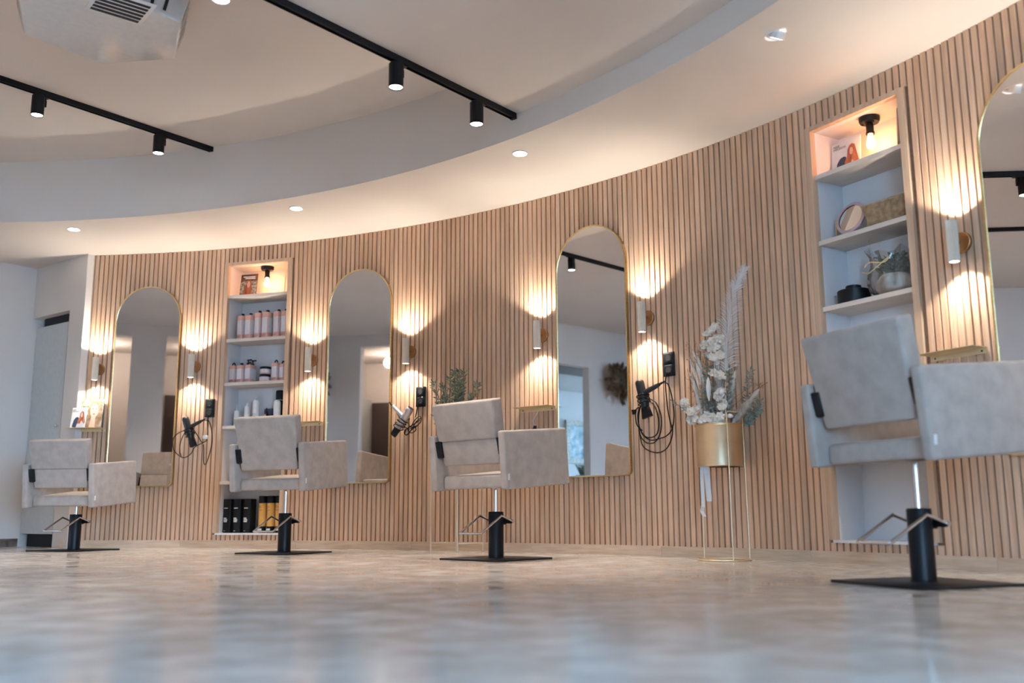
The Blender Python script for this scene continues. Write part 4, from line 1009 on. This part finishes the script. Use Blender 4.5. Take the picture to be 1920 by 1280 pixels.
# air conditioner, hexagonal cassette under the high ceiling
AC = Vector((-2.01, 4.383, 0))
t = thing('air_conditioner', 'glossy white six-sided air conditioner under the high ceiling', 'air conditioner', (AC.x, AC.y, 2.60), rad(-7))
def hexa(r, z): return [(r * math.cos(PI / 3 * k), r * math.sin(PI / 3 * k), z) for k in range(6)]
mb = MB(); rings = [hexa(.385, 0), hexa(.405, .006), hexa(.412, .02), hexa(.455, .15), hexa(.455, .19), hexa(.40, .20), hexa(.40, .27)]
vs = sum(rings, []); fs = [tuple(range(6))[::-1], tuple(range(36, 42))]
for j in range(6):
    for k in range(6): k2 = (k + 1) % 6; fs.append((j * 6 + k, j * 6 + k2, (j + 1) * 6 + k2, (j + 1) * 6 + k))
mb.add(vs, fs).obj('housing', M['acwhite'], t, 20)
for s in range(6):
    a0, a1 = PI / 3 * s, PI / 3 * (s + 1); lv = MB()
    for k in range(5):
        f0, f1 = (k + .6) / 6.2, (k + .85) / 6.2
        q = lambda f, r: Vector((r * (math.cos(a0) * (1 - f) + math.cos(a1) * f), r * (math.sin(a0) * (1 - f) + math.sin(a1) * f), 0))
        p = [q(f0, .4165) + Vector((0, 0, .028)), q(f1, .4165) + Vector((0, 0, .028)), q(f1, .4555) + Vector((0, 0, .146)), q(f0, .4555) + Vector((0, 0, .146))]
        lv.add(p, [(0, 1, 2, 3)])
    lv.obj('side_louvre', M['dark'], t)
vf = rbox('vent_frame', -.13, .13, -.12, .12, -.005, .002, M['white'], t, .002, 1); vf.location = (.205, -.19, 0); vf.rotation_euler = (0, 0, rad(46))
for k in range(6): MB().box(-.11, .11, -.098 + .034 * k, -.076 + .034 * k, -.0065, -.0045).obj('vent_slot', M['dark'], vf)

# ================================================================== SEEN ONLY IN THE MIRRORS
t = thing('pampas_wreath', 'bushy brown pampas bouquet on the wall, seen in a mirror', 'flowers', ML @ Vector((4.98, -.02, 2.13)), 0)
for k in range(40):
    a = 2 * PI * k / 20 + random.uniform(-.15, .15); r_ = random.uniform(.20, .36)
    e = (-NN) * math.cos(a) * r_ + Vector((0, 0, math.sin(a) * r_ * .95)) + U * random.uniform(.06, .22)
    plume('pampas_head', U * .05 + e * .25, e, .075, M['pampas_brown'], 260, t, wstr=.006)
t = thing('framed_picture', 'floral picture in pale carved frame, seen in a mirror', 'picture', ML @ Vector((6.98, 2.595, 1.12)), math.atan2(-NN.y, -NN.x))
MB().box(-.20, .20, .0, .012, .09, .67).obj('print', M['picture'], t)
MB().box(-.30, -.20, -.01, .04, 0, .76).box(.20, .30, -.01, .04, 0, .76).box(-.20, .20, -.01, .04, 0, .09).box(-.20, .20, -.01, .04, .67, .76).obj('frame', M['ornate'], t)
t = thing('white_planter', 'white tub with grassy plant, seen in a mirror', 'planter', ML @ Vector((6.55, 1.9, 0)), 0)
MB().lathe([(.20, 0), (.22, .02), (.24, .86), (.25, .88), (.23, .88), (.22, .8), (.01, .78)], 32, cap=False).obj('tub', M['terracotta'], t, 40)
lf = MB()
for k in range(180):
    a = random.uniform(0, 2 * PI); leaf_quad(lf, (.12 * math.cos(a) * random.random(), .12 * math.sin(a) * random.random(), .80), (math.cos(a) * .6, math.sin(a) * .6, 1), random.uniform(.15, .38), .02)
tag(lf.obj('foliage', M['leaf'], t), kind='stuff')
p0 = ML @ Vector((5.2, 1.2, 0)); p1 = ML @ Vector((7.6, 1.2, 0))
track('black lighting track in the side room, seen in a mirror', p0, p1, 2.70)
track_spot('track spotlight in the side room, seen in a mirror', ML @ Vector((5.75, 1.2, 0)), 2.70, power=90)
